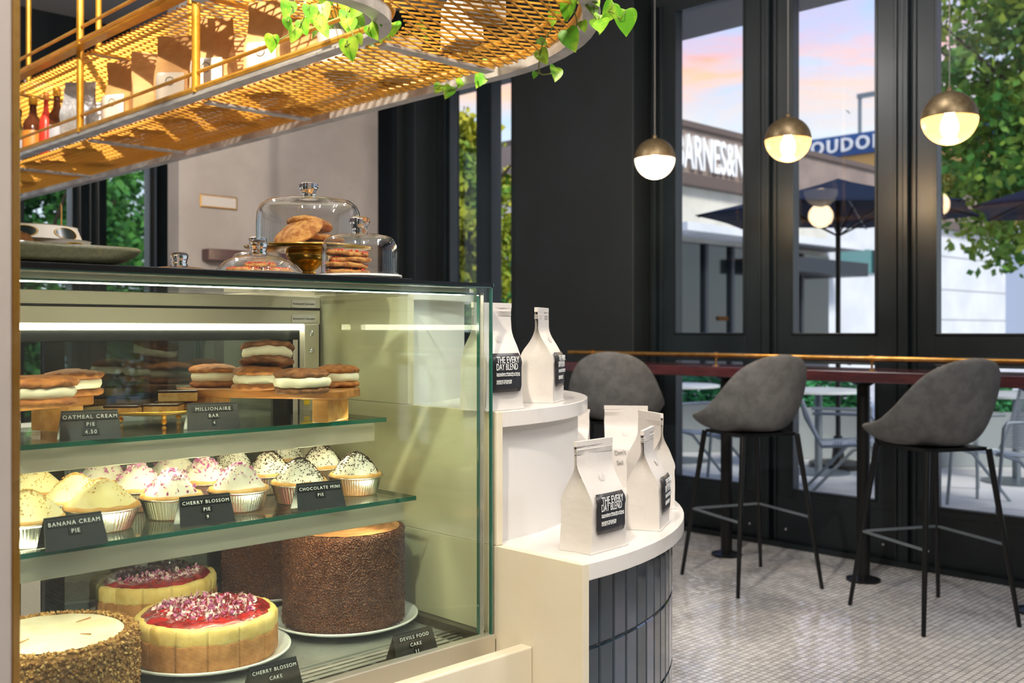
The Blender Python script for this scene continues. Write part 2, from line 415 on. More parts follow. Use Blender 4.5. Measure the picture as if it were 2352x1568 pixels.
# glazed door leaves, all along the east wall
def leaf(n,yc,w=.845,pane=.52,mull=False,kind='door'):
    y0,y1=yc-w/2,yc+w/2; p0,p1=yc-pane/2,yc+pane/2; b=MB()
    X0,X1=XE-.01,XE+.07
    for a,c in ((y0+.028,p0),(p1,y1-.028)): b.box(X0,X1,a,c,.03,ZT)
    b.box(X0,X1,p0,p1,.03,.331); b.box(X0,X1,p0,p1,1.096,1.25); b.box(X0,X1,p0,p1,3.35,ZT)
    # jamb post with stepped profile, beads round the panes
    for a,c in ((y0-.0,y0+.026),(y1-.026,y1+.0)): b.box(XE-.045,XE+.09,a,c,0,ZT)
    for a,c in ((y0+.045,y0+.062),(y1-.062,y1-.045)): b.box(XE-.022,XE,a,c,.03,ZT)
    for z0,z1 in ((.331,1.096),(1.25,3.35)):
        for a,c in ((p0-.004,p0+.010),(p1-.010,p1+.004)): b.box(XE-.018,XE+.02,a,c,z0,z1)
        for zz in (z0,z1-.012): b.box(XE-.018,XE+.02,p0,p1,zz,zz+.012)
    if mull: b.box(XE-.03,XE+.08,5.673,5.845,.03,ZT)
    d=struct(b.build('%s_%d'%(kind,n),'black_paint',smooth=False,bevel=.0025))
    for z0,z1 in ((.331,1.096),(1.25,3.35)):
        MB().box(XE+.024,XE+.034,p0,p1,z0,z1).build('glass_pane','window_glass',d,smooth=False)
    kb=MB().box(XE-.014,XE-.01,p0-.12,p1+.12,.03,.29); kb.build('kick_plate','black_paint',d,smooth=False,bevel=.001)
    for yy in (yc-.3,yc+.3):
        MB().lathe([(.008,0),(.008,.004),(.004,.007)],12,M=Matrix.Translation((XE-.014,yy,.10))@Matrix.Rotation(-PI/2,4,'Y')).build('bolt','chrome',d)
    return d
for k in range(10): leaf(k+1,3.70-.845*k)
leaf(11,5.815,w=.82,pane=.73,mull=True)
struct(MB().box(XE-.06,XE+.1,-4.33,4.12,0,.03).build('trim_4','black_paint',smooth=False))
# north windows
def nwin(n,x0,x1):
    b=MB()
    for a,c in ((x0-.14,x0),(x1,x1+.14)): b.box(a,c,YN-.05,YN+.06,.35,3.36)
    for a,c in ((x0-.085,x0-.055),(x1+.055,x1+.085)): b.box(a,c,YN-.08,YN-.05,.35,3.36)
    b.box(x0,x1,YN-.05,YN+.06,.35,.45); b.box(x0,x1,YN-.05,YN+.06,3.28,3.36)
    d=struct(b.build('window_%d'%n,'black_paint',smooth=False,bevel=.003))
    MB().box(x0,x1,YN,YN+.01,.45,3.28).build('glass_pane','window_glass',d,smooth=False)
for i,x0 in enumerate((3.572,2.912,2.252,1.592,.932,.272,-.388)): nwin(i+1,x0,x0+.37)
# ------------------------------------------------------------------ outside
struct(MB().box(-30,80,-30,70,-.5,-.13).add([],[]).build('ground','concrete',smooth=False))
struct(MB().box(XE+.14,60,-25,13.95,-.13,-.03).build('pavement','concrete',smooth=False))
struct(MB().box(XE+.14,6.72,-6,9.5,3.60,3.85).build('canopy','canopy_grey',smooth=False))
# book shop across the street
bt=thing('shop_building','long low shop building with brown sign band over beige wall, across the street','building',(18,14,-.1))
def part(nm,m,par,x0,x1,y0,y1,z0,z1,bev=0,off=(18,14,-.1)):
    return MB().box(x0-off[0],x1-off[0],y0-off[1],y1-off[1],z0-off[2],z1-off[2]).build(nm,m,par,smooth=False,bevel=bev)
part('wall','facade_beige',bt,18,26.1,14,26,-.1,4.7)
part('wall','facade_white',bt,26.1,39.4,14,26,-.1,4.7)
part('wall','facade_blue',bt,39.4,44.3,14,24,-.1,5.2)
part('sign_band','facade_brown',bt,18,39.4,13.85,26,4.85,5.92)
part('parapet_cap','sign_back',bt,18,39.5,13.75,26,5.92,6.06)
part('ledge','sign_back',bt,18,39.4,13.7,26,4.6,4.85)
part('awning','facade_white',bt,18,26.1,12.9,14,3.42,3.6)
part('storefront','storefront_glass',bt,18.2,26.0,13.9,14,0,3.3)
part('canopy','facade_dark',bt,22.2,26.3,12.9,14,2.72,3.08)
for x in (20.0,21.1,22.3,24.4): part('mullion','facade_dark',bt,x,x+.12,13.82,13.95,0,3.3)
for x0,x1,z0,z1 in ((20.6,21.0,1.5,1.6),(23.2,24.0,2.2,2.3)): part('lit_display','lit_shop',bt,x0,x1,13.86,13.9,z0,z1)
w_=part('window','teal_glass',bt,26.6,33.0,13.9,14,2.95,3.62)
for x in (28.6,30.7): part('mullion','facade_dark',bt,x,x+.1,13.86,13.9,2.95,3.62)
for z in (1.6,2.6,3.7): part('wall_joint','planter',bt,33,39.4,13.985,14,z,z+.03)
me=text('BARNES&NOBLE',1.0,'sign_white',bt,Matrix.Identity(4),name='lettering',align='LEFT',ext=.05,bold=.012)
xs=[v.co.x for v in me.data.vertices]; ys=[v.co.y for v in me.data.vertices]
sx=(21.35-18.75)/((max(xs)-min(xs))*7.6/12.0); sy=.80/(max(ys)-min(ys))
T=face_M((18.75-18,13.80-14,4.99+.1),(1,0,0),(0,0,1))@Matrix.Diagonal((sx,sy,1,1)); me.data.transform(T)
# blue parapet building farther away
bb=thing('corner_building','far building with a blue sign parapet above a warm yellow wall','building',(45,12,-.1))
part('wall','warm_wall',bb,45,60,12,27,-.1,9.5,off=(45,12,-.1))
part('parapet','sign_blue',bb,44.6,60,11.6,27.2,9.45,10.4,off=(45,12,-.1))
me=text('BOUDOIR',.86,'sign_white',bb,Matrix.Identity(4),name='lettering',align='LEFT',ext=.04,bold=.02,space=1.25)
me.data.transform(face_M((-.46,25.35-12,9.64+.1),(0,-1,0),(0,0,1)))
p=ray(1975,68); lp=thing('street_lamp','tall thin street lamp rising above the blue sign','street lamp',(p.x,p.y,-.1))
MB().tube([(0,0,0),(0,0,16.9)],.13,8).build('pole','grey_metal',lp)
MB().box(-.15,.15,-1.3,.15,16.8,17.1).build('lamp_head','grey_metal',lp,smooth=False)
# trees
def tree(name,label,loc,cz,rx,rz,n,m,seed,size=.13,ntr=1,cone=0):
    rr=random.Random(seed); tr=thing(name,label,'tree',loc,0,'trees outside the windows')
    b=MB()
    b.tube([(0,0,0),(.04,.02,cz*.5),(0,.05,cz)],[.13,.10,.06],8)
    for k in range(7):
        a=k*2.4; b.tube([(0,.03,cz*.55+k*.1),(math.cos(a)*rx*.4,math.sin(a)*rx*.4,cz+.1),(math.cos(a)*rx*.8,math.sin(a)*rx*.8,cz+rz*.35)],[.05,.03,.015],5)
    b.build('trunk','bark',tr)
    cl=[]
    for k in range(int(n/55)):
        a=rr.uniform(0,2*PI); u=rr.uniform(-1,1); q=rr.random()**.4
        s=math.sqrt(1-u*u)*q; wz=u*q
        tp=1-(cone*(wz+1)/2)
        cl.append((math.cos(a)*s*rx*tp,math.sin(a)*s*rx*tp,cz+wz*rz,rr.uniform(.13,.30)*rx*.8))
    vs=[];fs=[]
    for k in range(n):
        c=cl[rr.randrange(len(cl))]; v=Vector((rr.gauss(0,1),rr.gauss(0,1),rr.gauss(0,.75)))*c[3]*.55
        p=Vector(c[:3])+v; ax=Vector((rr.gauss(0,1),rr.gauss(0,1),rr.gauss(0,1))).normalized(); ay=ax.orthogonal().normalized()
        ay=Matrix.Rotation(rr.uniform(0,6.28),3,ax)@ay; az=ax.cross(ay); s=size*rr.uniform(.6,1.2); i=len(vs)
        vs+=[p-ay*s*.5,p+az*s*.32,p+ay*s*.55,p-az*s*.32]; fs.append((i,i+1,i+2,i+3))
    b=MB(); b.v=[tuple(v) for v in vs]; b.f=fs
    me=bpy.data.meshes.new('foliage'); me.from_pydata(b.v,[],b.f); me.materials.append(MATS[m])
    ob=bpy.data.objects.new('foliage',me); C.objects.link(ob); ob.parent=tr
    return tr
p=ray(2462,13); tree('street_tree','leafy green tree right of the navy umbrella',(p.x,p.y,-.04),4.35,2.05,2.3,22000,'tree_leaf_c',3,.14)
p=ray(1040,12); tree('street_tree','narrow yellow-green tree in the window between the two black pillars',(p.x,p.y,-.1),2.75,1.12,1.35,10500,'tree_leaf_a',5,.12,cone=.55)
p=ray(60,13.5); tree('street_tree','dense dark green tree in the leftmost back window',(p.x,p.y,-.1),2.4,1.5,2.3,13000,'tree_leaf_b',8,.14)
p=ray(350,18.5); tree('street_tree','dense green tree in the back window beside the grey wall',(p.x,p.y,-.1),2.3,1.3,2.2,12000,'tree_leaf_b',9,.14)
p=ray(1165,19); tree('street_tree','dark green tree farther off, low behind the yellow-green tree',(p.x,p.y,-.1),2.2,1.2,1.1,5000,'tree_leaf_b',12,.16)
# umbrellas
def umbrella(label,px,d,Rr,za,zr):
    p=ray(px,d); u=thing('patio_umbrella',label,'umbrella',(p.x,p.y,-.03),math.atan2(-.702,.712),'navy patio umbrellas')
    P=[];N=6
    def rim(a,k):
        seg=PI/3; q=(a%seg)/seg; rr=math.cos(PI/6)/math.cos((q-.5)*seg); return rr
    rows=[]
    for i in range(9):
        s=i/8; row=[]
        for j in range(48):
            a=2*PI*j/48; rr=rim(a,s)*(1-.035*math.sin(PI*((a%(PI/3))/(PI/3)))*s); rad=Rr*s*rr
            row.append((math.cos(a)*rad,math.sin(a)*rad,za-(za-zr)*(s**.88)))
        rows.append(row)
    b=MB(); b.grid(rows[1:],closev=True); k=len(b.v); b.v.append((0,0,za)); b.f+=[(k,j,(j+1)%48) for j in range(48)]
    rows2=[rows[-1],[(x,y,z-.10) for x,y,z in rows[-1]]]
    cnp=b.build('canopy','umbrella_navy',u); sm=cnp.modifiers.new('s','SOLIDIFY'); sm.thickness=.008
    MB().tube([(0,0,0),(0,0,za-.01)],.024,10).build('pole','black_metal',u)
    for j in range(6):
        a=j*PI/3; r0=MB().tube([(0,0,za-.03),(math.cos(a)*Rr*.98,math.sin(a)*Rr*.98,zr-.015)],.010,5).build('rib','black_metal',u)
        MB().tube([(0,0,za-.55),(math.cos(a)*Rr*.5,math.sin(a)*Rr*.5,za-(za-zr)*.55-.02)],.009,5).build('strut','black_metal',r0)
    MB().lathe([(.27,0),(.27,.05),(.06,.08),(.04,.3)],24).build('base','black_metal',u)
    MB().tube([(.03,0,1.0),(.12,0,.98)],.012,6).build('crank_handle','black_metal',u)
umbrella('open navy patio umbrella seen through the two middle door panes',1925,9.7,1.36,2.75,2.40)
umbrella('navy patio umbrella cut off by the right edge, in front of the tree',2570,9.0,1.30,2.85,2.40)
# patio chairs: tube frame, woven back and seat
def patio_chair():
    c=thing('patio_chair','grey metal patio chair','chair',group='patio chairs outside the doors')
    for sy in (-.26,.26):
        f=MB().tube([(.26,sy,0),(.20,sy,.62),(.17,sy,.655),(-.05,sy,.66),(-.25,sy,.66)],.013,7).build('arm','patio_metal',c)
        MB().tube([(-.30,sy,0),(.05,sy*.94,.38),(.24,sy*.94,.44)],.013,7).build('leg','patio_metal',c)
        MB().tube([(.24,sy*.9,.43),(-.18,sy*.9,.40),(-.30,sy*.9,.62),(-.38,sy*.9,.90)],.013,7).build('side_rail','patio_metal',c)
    b=MB(); 
    for k in range(22):
        s=k/21; q=Vector((.24,0,.43)).lerp(Vector((-.18,0,.40)),s)
        b.box(q.x-.006,q.x+.006,-.235,.235,q.z-.003,q.z+.003)
    b.build('seat','patio_white',c,smooth=False)
    b=MB()
    for k in range(26):
        s=k/25; q=Vector((-.20,0,.43)).lerp(Vector((-.38,0,.90)),s)
        b.box(q.x-.004,q.x+.004,-.235,.235,q.z-.006,q.z+.006)
    for k in range(20):
        y=-.23+k*.46/19; b.tube([(-.20,y,.43),(-.38,y,.90)],.003,4)
    b.build('backrest','patio_white',c,smooth=False)
    return c
ch=patio_chair()
spots=[(1940,8.1,-60,'grey metal patio chair with woven back, behind the bar between the second and third stools'),
       (2300,7.45,150,'grey metal patio chair right of the third stool, at the right edge of the view'),
       (2165,8.25,200,'grey metal patio chair partly hidden behind the third stool'),
       (1640,8.8,160,'grey metal patio chair outside the door pane left of the second stool')]
for i,(px,d,a,l) in enumerate(spots):
    p=ray(px,d)
    if i==0: ch.location=(p.x,p.y,-.03); ch.rotation_euler=(0,0,R(a)); ch['label']=l
    else: dup(ch,(p.x,p.y,-.03),R(a),l)
def patio_table(px,d,label):
    p=ray(px,d); tb=thing('patio_table',label,'table',(p.x,p.y,-.03),0,'patio tables outside the doors')
    MB().lathe([(.38,.735),(.40,.74),(.40,.76),(.38,.765)],32).build('tabletop','patio_white',tb)
    MB().tube([(0,0,.02),(0,0,.74)],.035,12).build('column','grey_metal',tb)
    MB().lathe([(.28,0),(.28,.012),(.05,.035)],32).build('base','grey_metal',tb)
patio_table(1880,9.35,'round patio table outside, its column just left of the middle bar post')
patio_table(1560,10.2,'round patio table outside the door pane left of the second stool')
patio_table(2335,8.75,'round patio table outside at the right edge of the view')
def planter(px,d,wd,label,green=True):
    p=ray(px,d); pl=thing('planter_box',label,'planter',(p.x,p.y,-.03),math.atan2(-.702,.712),'planters outside the doors')
    MB().box(-wd,wd,-.28,.28,0,.52).build('box','planter',pl,smooth=False,bevel=.01)
    rr=random.Random(int(px)); vs=[];fs=[]
    for k in range(900):
        x=rr.uniform(-wd,wd)*.95; y=rr.uniform(-.25,.25); z=rr.uniform(.5,.86-.3*abs(x/wd)**2); a=rr.uniform(0,6.28); i=len(vs)
        q=Vector((x,y,z)); e=Vector((math.cos(a),math.sin(a),rr.uniform(-.2,1))).normalized()*.07; g=e.orthogonal().normalized()*.02
        vs+=[q-e,q+g,q+e,q-g]; fs.append((i,i+1,i+2,i+3))
    me=bpy.data.meshes.new('plants'); me.from_pydata([tuple(v) for v in vs],[],fs); me.materials.append(MATS['hedge'])
    ob=bpy.data.objects.new('plants',me); C.objects.link(ob); ob.parent=pl
planter(1890,10.6,.42,'grey planter box with green plants behind the woven patio chair')
planter(1625,11.2,.5,'grey planter box with green plants behind the patio table on the left')
planter(2230,10.0,.5,'grey planter box with green plants behind the third stool')
# ------------------------------------------------------------------ window bar
BY0,BY1=-3.9,4.43
bar=thing('window_bar','long dark red-brown wooden bar top running along the glazed doors','bar counter',(4.97,0,0))
MB().box(4.75-4.97,5.2-4.97,BY0,BY1,1.02,1.075).build('bar_top','bar_wood',bar,smooth=False,bevel=.004)
for k in range(10):
    y=4.085-.82*k
    pz=MB().tube([(4.93-4.97,y,.01),(4.93-4.97,y,1.02)],.033,20).build('bar_post','black_metal',bar)
    MB().lathe([(.085,0),(.085,.012),(.05,.022),(.036,.03)],28,c=(4.93-4.97,y,0)).build('flange','black_metal',pz)
    MB().lathe([(.036,.995),(.06,1.01),(.06,1.02)],28,c=(4.93-4.97,y,0)).build('bracket','black_metal',pz)
rl=thing('foot_rail','long brass rail on small stems running along the top of the window bar','rail',(4.85,0,1.075))
rl.name='brass_rail'
MB().tube([(0,BY0,.062),(0,4.40,.062)],.0125,16).build('rail','brass',rl)
for y in (4.20,3.28,2.36,1.44,.52,-.4,-1.32,-2.24):
    s=MB().tube([(0,y,.004),(0,y,.05)],.0055,10).build('stem','brass',rl)
    MB().lathe([(.022,0),(.022,.004),(.007,.007)],20,c=(0,y,0)).build('foot','brass',s)
    MB().tube([(0,y-.011,.062),(0,y+.011,.062)],.0165,16).build('collar','brass',s)
# ------------------------------------------------------------------ stools
def bar_stool():
    s=thing('bar_stool','','stool',group='grey bar stools at the window bar')
    NP=56; zb=.765
    def rho(a): return .275+.035*math.cos(a)**2+.012*math.cos(a)
    TB=((0,1),(23,.945),(41,.81),(53,.655),(73,.33),(90,.14),(110,.04),(129,.005),(180,0))
    def zr(a):
        dl=abs(180-math.degrees(a)%360)
        for (a0,h0),(a1,h1) in zip(TB,TB[1:]):
            if dl<=a1: return .838+.318*(h0+(h1-h0)*(dl-a0)/(a1-a0))
        return .838
    def lean(a,t): return 0.0
    outer=[];inner=[]
    for k in range(1,13):
        ps=PI/2*k/12; row=[];
        for j in range(NP):
            a=2*PI*j/NP; t=(1-math.cos(ps))
            r=rho(a)*(math.sin(ps)**.36)*(.86+.14*t); z=zb+(zr(a)-zb)*t
            row.append((r*math.cos(a)+lean(a,t),r*math.sin(a),z))
        outer.append(row)
    for k in range(12,0,-1):
        ps=PI/2*k/12; row=[]
        for j in range(NP):
            a=2*PI*j/NP; t=(1-math.cos(ps)); r=(rho(a)-.032)*(math.sin(ps)**.42)*(.86+.14*t); zi=.815
            z=zi+(zr(a)-.004-zi)*t; row.append((r*math.cos(a)+lean(a,t),r*math.sin(a),z))
        inner.append(row)
    rim=[]
    for j in range(NP):
        a=2*PI*j/NP; r=(rho(a)-.014); rim.append((r*math.cos(a)+lean(a,1),r*math.sin(a),zr(a)+.012))
    b=MB().grid(outer+[rim]+inner,closev=True,cap0=True,cap1=True)
    b.build('seat_shell','stool_fabric',s,sub=1,ang=180)
    MB().box(-.16,.16,-.16,.16,.752,.768).build('seat_plate','black_metal',s,smooth=False)
    P=[(sx,sy) for sx in (-1,1) for sy in (-1,1)]
    def lp(sx,sy,z): k=z/.76; return Vector((sx*(.255-.085*k),sy*(.245-.085*k),z))
    for sx,sy in P: MB().tube([lp(sx,sy,0),lp(sx,sy,.3),lp(sx,sy,.76)],[.0095,.012,.014],12).build('leg','black_metal',s)
    for a,c in (((-1,-1),(1,-1)),((1,-1),(1,1)),((1,1),(-1,1))):
        MB().tube([lp(*a,.35),lp(*c,.35)],.0065,10).build('stretcher','grey_metal',s)
    return s
st=bar_stool()
st.location=(4.54,1.93,0); st.rotation_euler=(0,0,R(62)); st['label']='grey upholstered bar stool nearest the right edge of the view'
dup(st,(4.50,2.84,0),R(67),'grey upholstered bar stool, the middle one of three at the bar')
dup(st,(4.50,3.72,0),R(32),'grey upholstered bar stool behind the coffee bags, farthest of the three')
# ------------------------------------------------------------------ pendants
def pendant(px,py,rp,label,frost=False):
    Rg=.113; d=Rg*F/rp; q=atd(px,py,d)
    s=thing('pendant_lamp',label,'pendant lamp',(q.x,q.y,q.z),0,'globe pendant lamps over the bar')
    up=[(Rg*math.cos(R(a)),Rg*math.sin(R(a))) for a in range(1,90,6)]+[(.004,Rg)]
    ui=[(r*.965,z*.965) for r,z in reversed(up)]
    MB().lathe(up+ui,48,cap0=False,cap1=False).build('cap','pendant_bronze',s)
    lo=[(Rg*.985*math.cos(R(a)),-Rg*.985*math.sin(R(a))) for a in range(0,90,5)]+[(.006,-Rg*.985)]
    if frost: MB().lathe(lo,48,cap0=False).build('glass_shade','lamp_frost',s)
    else: MB().lathe(lo,144,cap0=False,fn=lambda r,z,a,i:(r*(1+.012*math.cos(48*a)+(.006 if i%2 else 0)),z)).build('glass_shade','ribbed_glass',s,ang=180)
    MB().lathe([(.016,.03),(.022,.01),(.034,-.02),(.036,-.045),(.028,-.07),(.008,-.08)],24).build('bulb','lamp_bulb',s)
    MB().tube([(0,0,Rg-.002),(0,0,ZC-q.z)],.0028,8).build('cord','cord_grey',s)
    MB().lathe([(.012,Rg-.004),(.012,Rg+.012),(.005,Rg+.02)],16).build('cord_grip','pendant_bronze',s)
    lamp('pendant_light','POINT',(q.x,q.y,q.z-.17),12,(1,.72,.42),.08)
pendant(1504,365,47,'globe pendant lamp with a white frosted lower half, the leftmost one',True)
pendant(1810,321,52,'globe pendant lamp with ribbed glass, the middle of the three')
pendant(2181,272,62,'globe pendant lamp with ribbed glass in front of the tree, the rightmost one')
# ------------------------------------------------------------------ stepped display counter
TC=(1.335,2.02)                                    # centre of the round tiers
def halfdisc(r,x0,n=48,cx=TC[0],cy=TC[1]):
    pts=[(x0,cy-r)]
    for k in range(n+1):
        a=-PI/2+PI*k/n; pts.append((cx+r*math.cos(a),cy+r*math.sin(a)))
    pts.append((x0,cy+r)); return pts
stp=thing('display_counter','white stepped half-round display counter with dark tiled base, right of the glass case','display counter',(TC[0],TC[1],0))
def hd(name,m,r,x0,z0,z1,bev=.003,par=stp):
    return MB().prism([(x-TC[0],y-TC[1]) for x,y in halfdisc(r,x0)],z0,z1).build(name,m,par,bevel=bev,ang=30)
SX=1.318
for i,(r,z0,z1) in enumerate(((.857,0,.875),(.642,.875,1.126),(.378,1.126,1.372))):
    hd('tier_top','marble',r,SX+.0158,z1-.030,z1,.002)
    if i==0: hd('tier_body','grout',r-.030,SX+.0158,z0,z1-.030,0)
    else:
        pts=[]; rr=r-.022; n=int(PI*rr/.0042)
        for k in range(n+1):
            a=-PI/2+PI*k/n; q=rr-(.0009 if k%2 else 0); pts.append((q*math.cos(a),q*math.sin(a)))
        pts=[(SX+.0158-TC[0],-rr)]+pts+[(SX+.0158-TC[0],rr)]
        MB().prism(pts,z0,z1-.030).build('ribbed_body','ribbed',stp,ang=60)
    MB().box(SX-TC[0],SX+.0165-TC[0],-r,r,z0+(.0005 if i else 0),z1-(.0 if i else .0)).build('side_panel','cream',stp,smooth=False,bevel=.0012)
# glazed wall tiles on the lowest tier
b=MB(); rt=.857-.034; tw=.0445; da=tw/rt
zr_=[(.717,.8435)]+[(.717-.1505*(k+1)+.0,.717-.0025-.1505*k) for k in range(4)]
for z0,z1 in zr_:
    a=-PI/2+.02
    while a<PI/2-.03:
        a1=a+da-.0040; rows=[]
        for (dr,ins) in ((0,0),(.006,0),(.0085,.0022)):
            row=[]
            for k in range(5):
                q=a+ins/rt+(a1-a-2*ins/rt)*k/4; row.append((rt+dr,q))
            rows.append((dr,ins,row))
        def P(r,q,z): return (r*math.cos(q),r*math.sin(q),z)
        ring=lambda dr,ins: [P(rt+dr,a+ins/rt+(a1-a-2*ins/rt)*k/3,z0+ins) for k in range(4)]+[P(rt+dr,a+ins/rt+(a1-a-2*ins/rt)*k/3,z1-ins) for k in (3,2,1,0)]
        b.grid([ring(0,0),ring(.006,0),ring(.0085,.0025)],closev=True,cap1=True)
        a+=da
b.build('tile_cladding','tile_dark',stp,ang=18)
# ------------------------------------------------------------------ cream service counter under the case
sv=thing('service_counter','cream counter with a raised front lip that carries the glass case','counter',(.4,1.4,0))
sv_box=lambda nm,m,x0,x1,y0,y1,z0,z1,bev=.003: MB().box(x0-.4,x1-.4,y0-1.4,y1-1.4,z0,z1).build(nm,m,sv,smooth=False,bevel=bev)
sv_box('front_lip','cream',-.4,SX-.001,1.283,1.311,0,.709)
sv_box('ledge','cream',-.4,SX-.001,1.311,1.96,0,.655)
# ------------------------------------------------------------------ glass display case
CX0,CX1,CY0,CY1=-.25,1.306,1.377,1.965
cs=thing('display_case','long glass pastry display case with steel rails and black-edged glass top','display case',(.5,1.67,.655))
def cb(nm,m,x0,x1,y0,y1,z0,z1,bev=0,par=None):
    o=MB().box(x0-.5,x1-.5,y0-1.67,y1-1.67,z0-.655,z1-.655).build(nm,m,par or cs,smooth=False,bevel=bev); return o
cb('front_rail','steel',CX0,CX1+.004,CY0-.004,CY0+.018,.676,.713,.001)
cb('plinth','dark_gap',CX0,CX1,CY0+.006,CY1,.655,.676)
dk=cb('deck','steel_deck',CX0,CX1,CY0+.018,CY1,.676,.700)
# front grille with slots
b=MB()
for k in range(26):
    x=CX0+.03+k*.059
    for y in (1.425,1.441,1.457,1.473): b.box(x-.5,x+.047-.5,y-1.67,y+.006-1.67,.7003-.655,.7010-.655)
b.build('grille_slots','dark_gap',dk,smooth=False)
b=MB()
for y in (1.433,1.449,1.465): b.box(CX0-.5,CX1-.06-.5,y-1.67-.003,y+.007-1.67,.7003-.655,.7028-.655)
b.build('grille','steel_frame',dk,smooth=False,bevel=.001)
cb('end_rail','black_trim',CX1-.022,CX1,CY0+.02,CY1,.700,.716)
cb('floor_panel','steel_deck',CX0,CX1-.03,1.492,CY1-.05,.700,.7035,.001)
b=MB().box(CX0-.5,CX1-.5,CY0-1.67,CY0+.006-1.67,.713-.655,1.3575-.655)
GT=1.366
fp=b.build('front_pane','case_glass',cs,smooth=False)
cb('pane_edge','glass_edge',CX1-.0022,CX1+.0006,CY0-.0005,CY0+.0065,.713,GT,par=fp)
cb('pane_edge','glass_edge',CX0,CX1,CY0-.0005,CY0+.0065,1.3575,GT-.0005,par=fp)
ip=cb('inner_pane','case_glass',CX0,CX1-.016,CY0+.017,CY0+.022,.713,1.348)
cb('pane_edge','glass_edge',CX1-.0185,CX1-.016,CY0+.0165,CY0+.0225,.713,1.348,par=ip)
cb('pane_edge','glass_edge',CX0,CX1-.016,CY0+.0165,CY0+.0225,1.3445,1.348,par=ip)
cb('pane_spacer','steel_frame',CX1-.0162,CX1-.0150,CY0+.007,CY0+.017,.713,1.348,par=ip)
ep=cb('end_pane','case_glass',CX1-.006,CX1,CY0+.023,CY1,.716,1.3575)
tp=cb('top_glass','black_trim',CX0,CX1+.001,CY0-.002,CY0+.03,GT-.0065,GT)
cb('top_pane','case_glass',CX0,CX1+.001,CY0+.03,CY1,GT-.006,GT)
cb('top_edge','glass_edge',CX1+.001,CX1+.0025,CY0-.002,CY1,GT-.0065,GT,par=tp)
# the black service sheet on top
cb('top_sheet','black_trim',CX0,1.165,CY0+.06,CY1-.01,GT+.0005,GT+.0065,.001)
# header with lights, back frame and doors
HD=cb('header','steel',CX0,1.268,1.885,CY1-.01,1.292,1.352,.001)
cb('header_groove','dark_gap',CX0,1.268,1.8835,1.885,1.322,1.327,par=HD)
lb=cb('light_strip','led',CX0,1.262,1.8865,1.904,1.2795,1.2918)
b=MB()
for z in (1.336,1.304):
    pts=[]
    for k in range(24):
        a=2*PI*k/24; pts.append((1.225-.5+.030*max(-1,min(1,1.25*math.cos(a))),z-.655+.0085*max(-1,min(1,1.3*math.sin(a)))))
    vs=[(x,1.8832-1.67,z) for x,z in pts]+[(x,1.885-1.67,z) for x,z in pts]; n=24
    b.add(vs,[tuple(range(n))]+[(i,(i+1)%n,n+(i+1)%n,n+i) for i in range(n)])
pq=b.build('badge','bag_white',HD,smooth=False)
for z in (1.336,1.304): text('Structural Concepts',.0068,'ink',pq,face_M((1.225-.5,1.8829-1.67,z-.655-.0022),(1,0,0),(0,0,1)))
fl=cb('front_light','steel',CX0,CX1-.03,CY0+.03,CY0+.052,1.347,1.357)
cb('light_strip','shelf_led',CX0,CX1-.04,CY0+.033,CY0+.049,1.3445,1.3469,par=fl)
# uprights, back doors
up_=cb('back_post','steel',1.225,1.262,1.88,1.90,.7035,1.292,.001)
for z in (1.272,1.235,1.05): MB().lathe([(.006,0),(.006,.002),(.003,.004)],14,M=Matrix.Translation((1.243-.5,1.88-1.67,z-.655))@Matrix.Rotation(PI/2,4,'X')).build('screw','chrome',up_)
cb('back_corner','black_trim',1.262,CX1,1.94,CY1,.7035,1.35,.001)
b=MB()
for x in (.16,.62,.70,1.19): b.box(x-.5,x+.035-.5,1.925-1.67,1.95-1.67,.72-.655,1.28-.655)
for z in (.7035,1.258): b.box(CX0-.5,1.262-.5,1.92-1.67,1.955-1.67,z-.655,z+.03-.655)
b.build('door_frame','black_trim',cs,smooth=False,bevel=.001)
for x0,x1,y in ((.195,.66,1.932),(.70,1.20,1.942),(-.24,.16,1.942)): cb('sliding_door','back_glass',x0,x1,y,y+.004,.7335,1.258)
b=MB().box(1.222-.5,1.234-.5,1.872-1.67,1.880-1.67,1.118-.655,1.150-.655).box(1.214-.5,1.242-.5,1.870-1.67,1.878-1.67,1.129-.655,1.138-.655)
b.build('yellow_knob','yellow_plastic',up_,bevel=.002)
# shelves
def shelf(z,y0,x1,nm='shelf'):
    s=cb('glass_shelf','clear_glass',CX0,x1,y0,1.90,z-.008,z)
    cb('shelf_edge','glass_edge',CX0,x1+.001,y0-.0015,y0,z-.008,z,.0005,par=s)
    cb('shelf_edge','glass_edge',x1,x1+.0015,y0,1.90,z-.008,z,par=s)
    r=cb('shelf_rail','steel',CX0,x1-.018,y0+.012,y0+.016,z-.0455,z-.0085,.001,par=s)
    cb('shelf_light','shelf_led',CX0,x1-.03,y0+.018,y0+.030,z-.022,z-.016,par=s)
    b=MB()
    for xx in (x1-.035,.62,.05): b.box(xx-.5,xx+.012-.5,y0+.016-1.67,1.90-1.67,z-.030-.655,z-.0085-.655)
    b.build('bracket','steel',s,smooth=False)
    return s
Z1=1.106; Z2=.962; ZD=.7035
shelf(Z2,1.519,1.238); shelf(Z1,1.612,1.238)
for x,y in ((1.238-.034,1.5305),(1.238-.026,1.5305)): pass
# back counter seen through the rear doors
bk=thing('back_counter','pale work counter behind the glass case','counter',(.5,3.3,0))
MB().box(-.9,.95,-.25,.35,0,.93).build('cabinet','grey_plaster',bk,smooth=False,bevel=.004)
MB().box(-.92,.97,-.27,.37,.93,.96).build('worktop','marble',bk,smooth=False,bevel=.004)
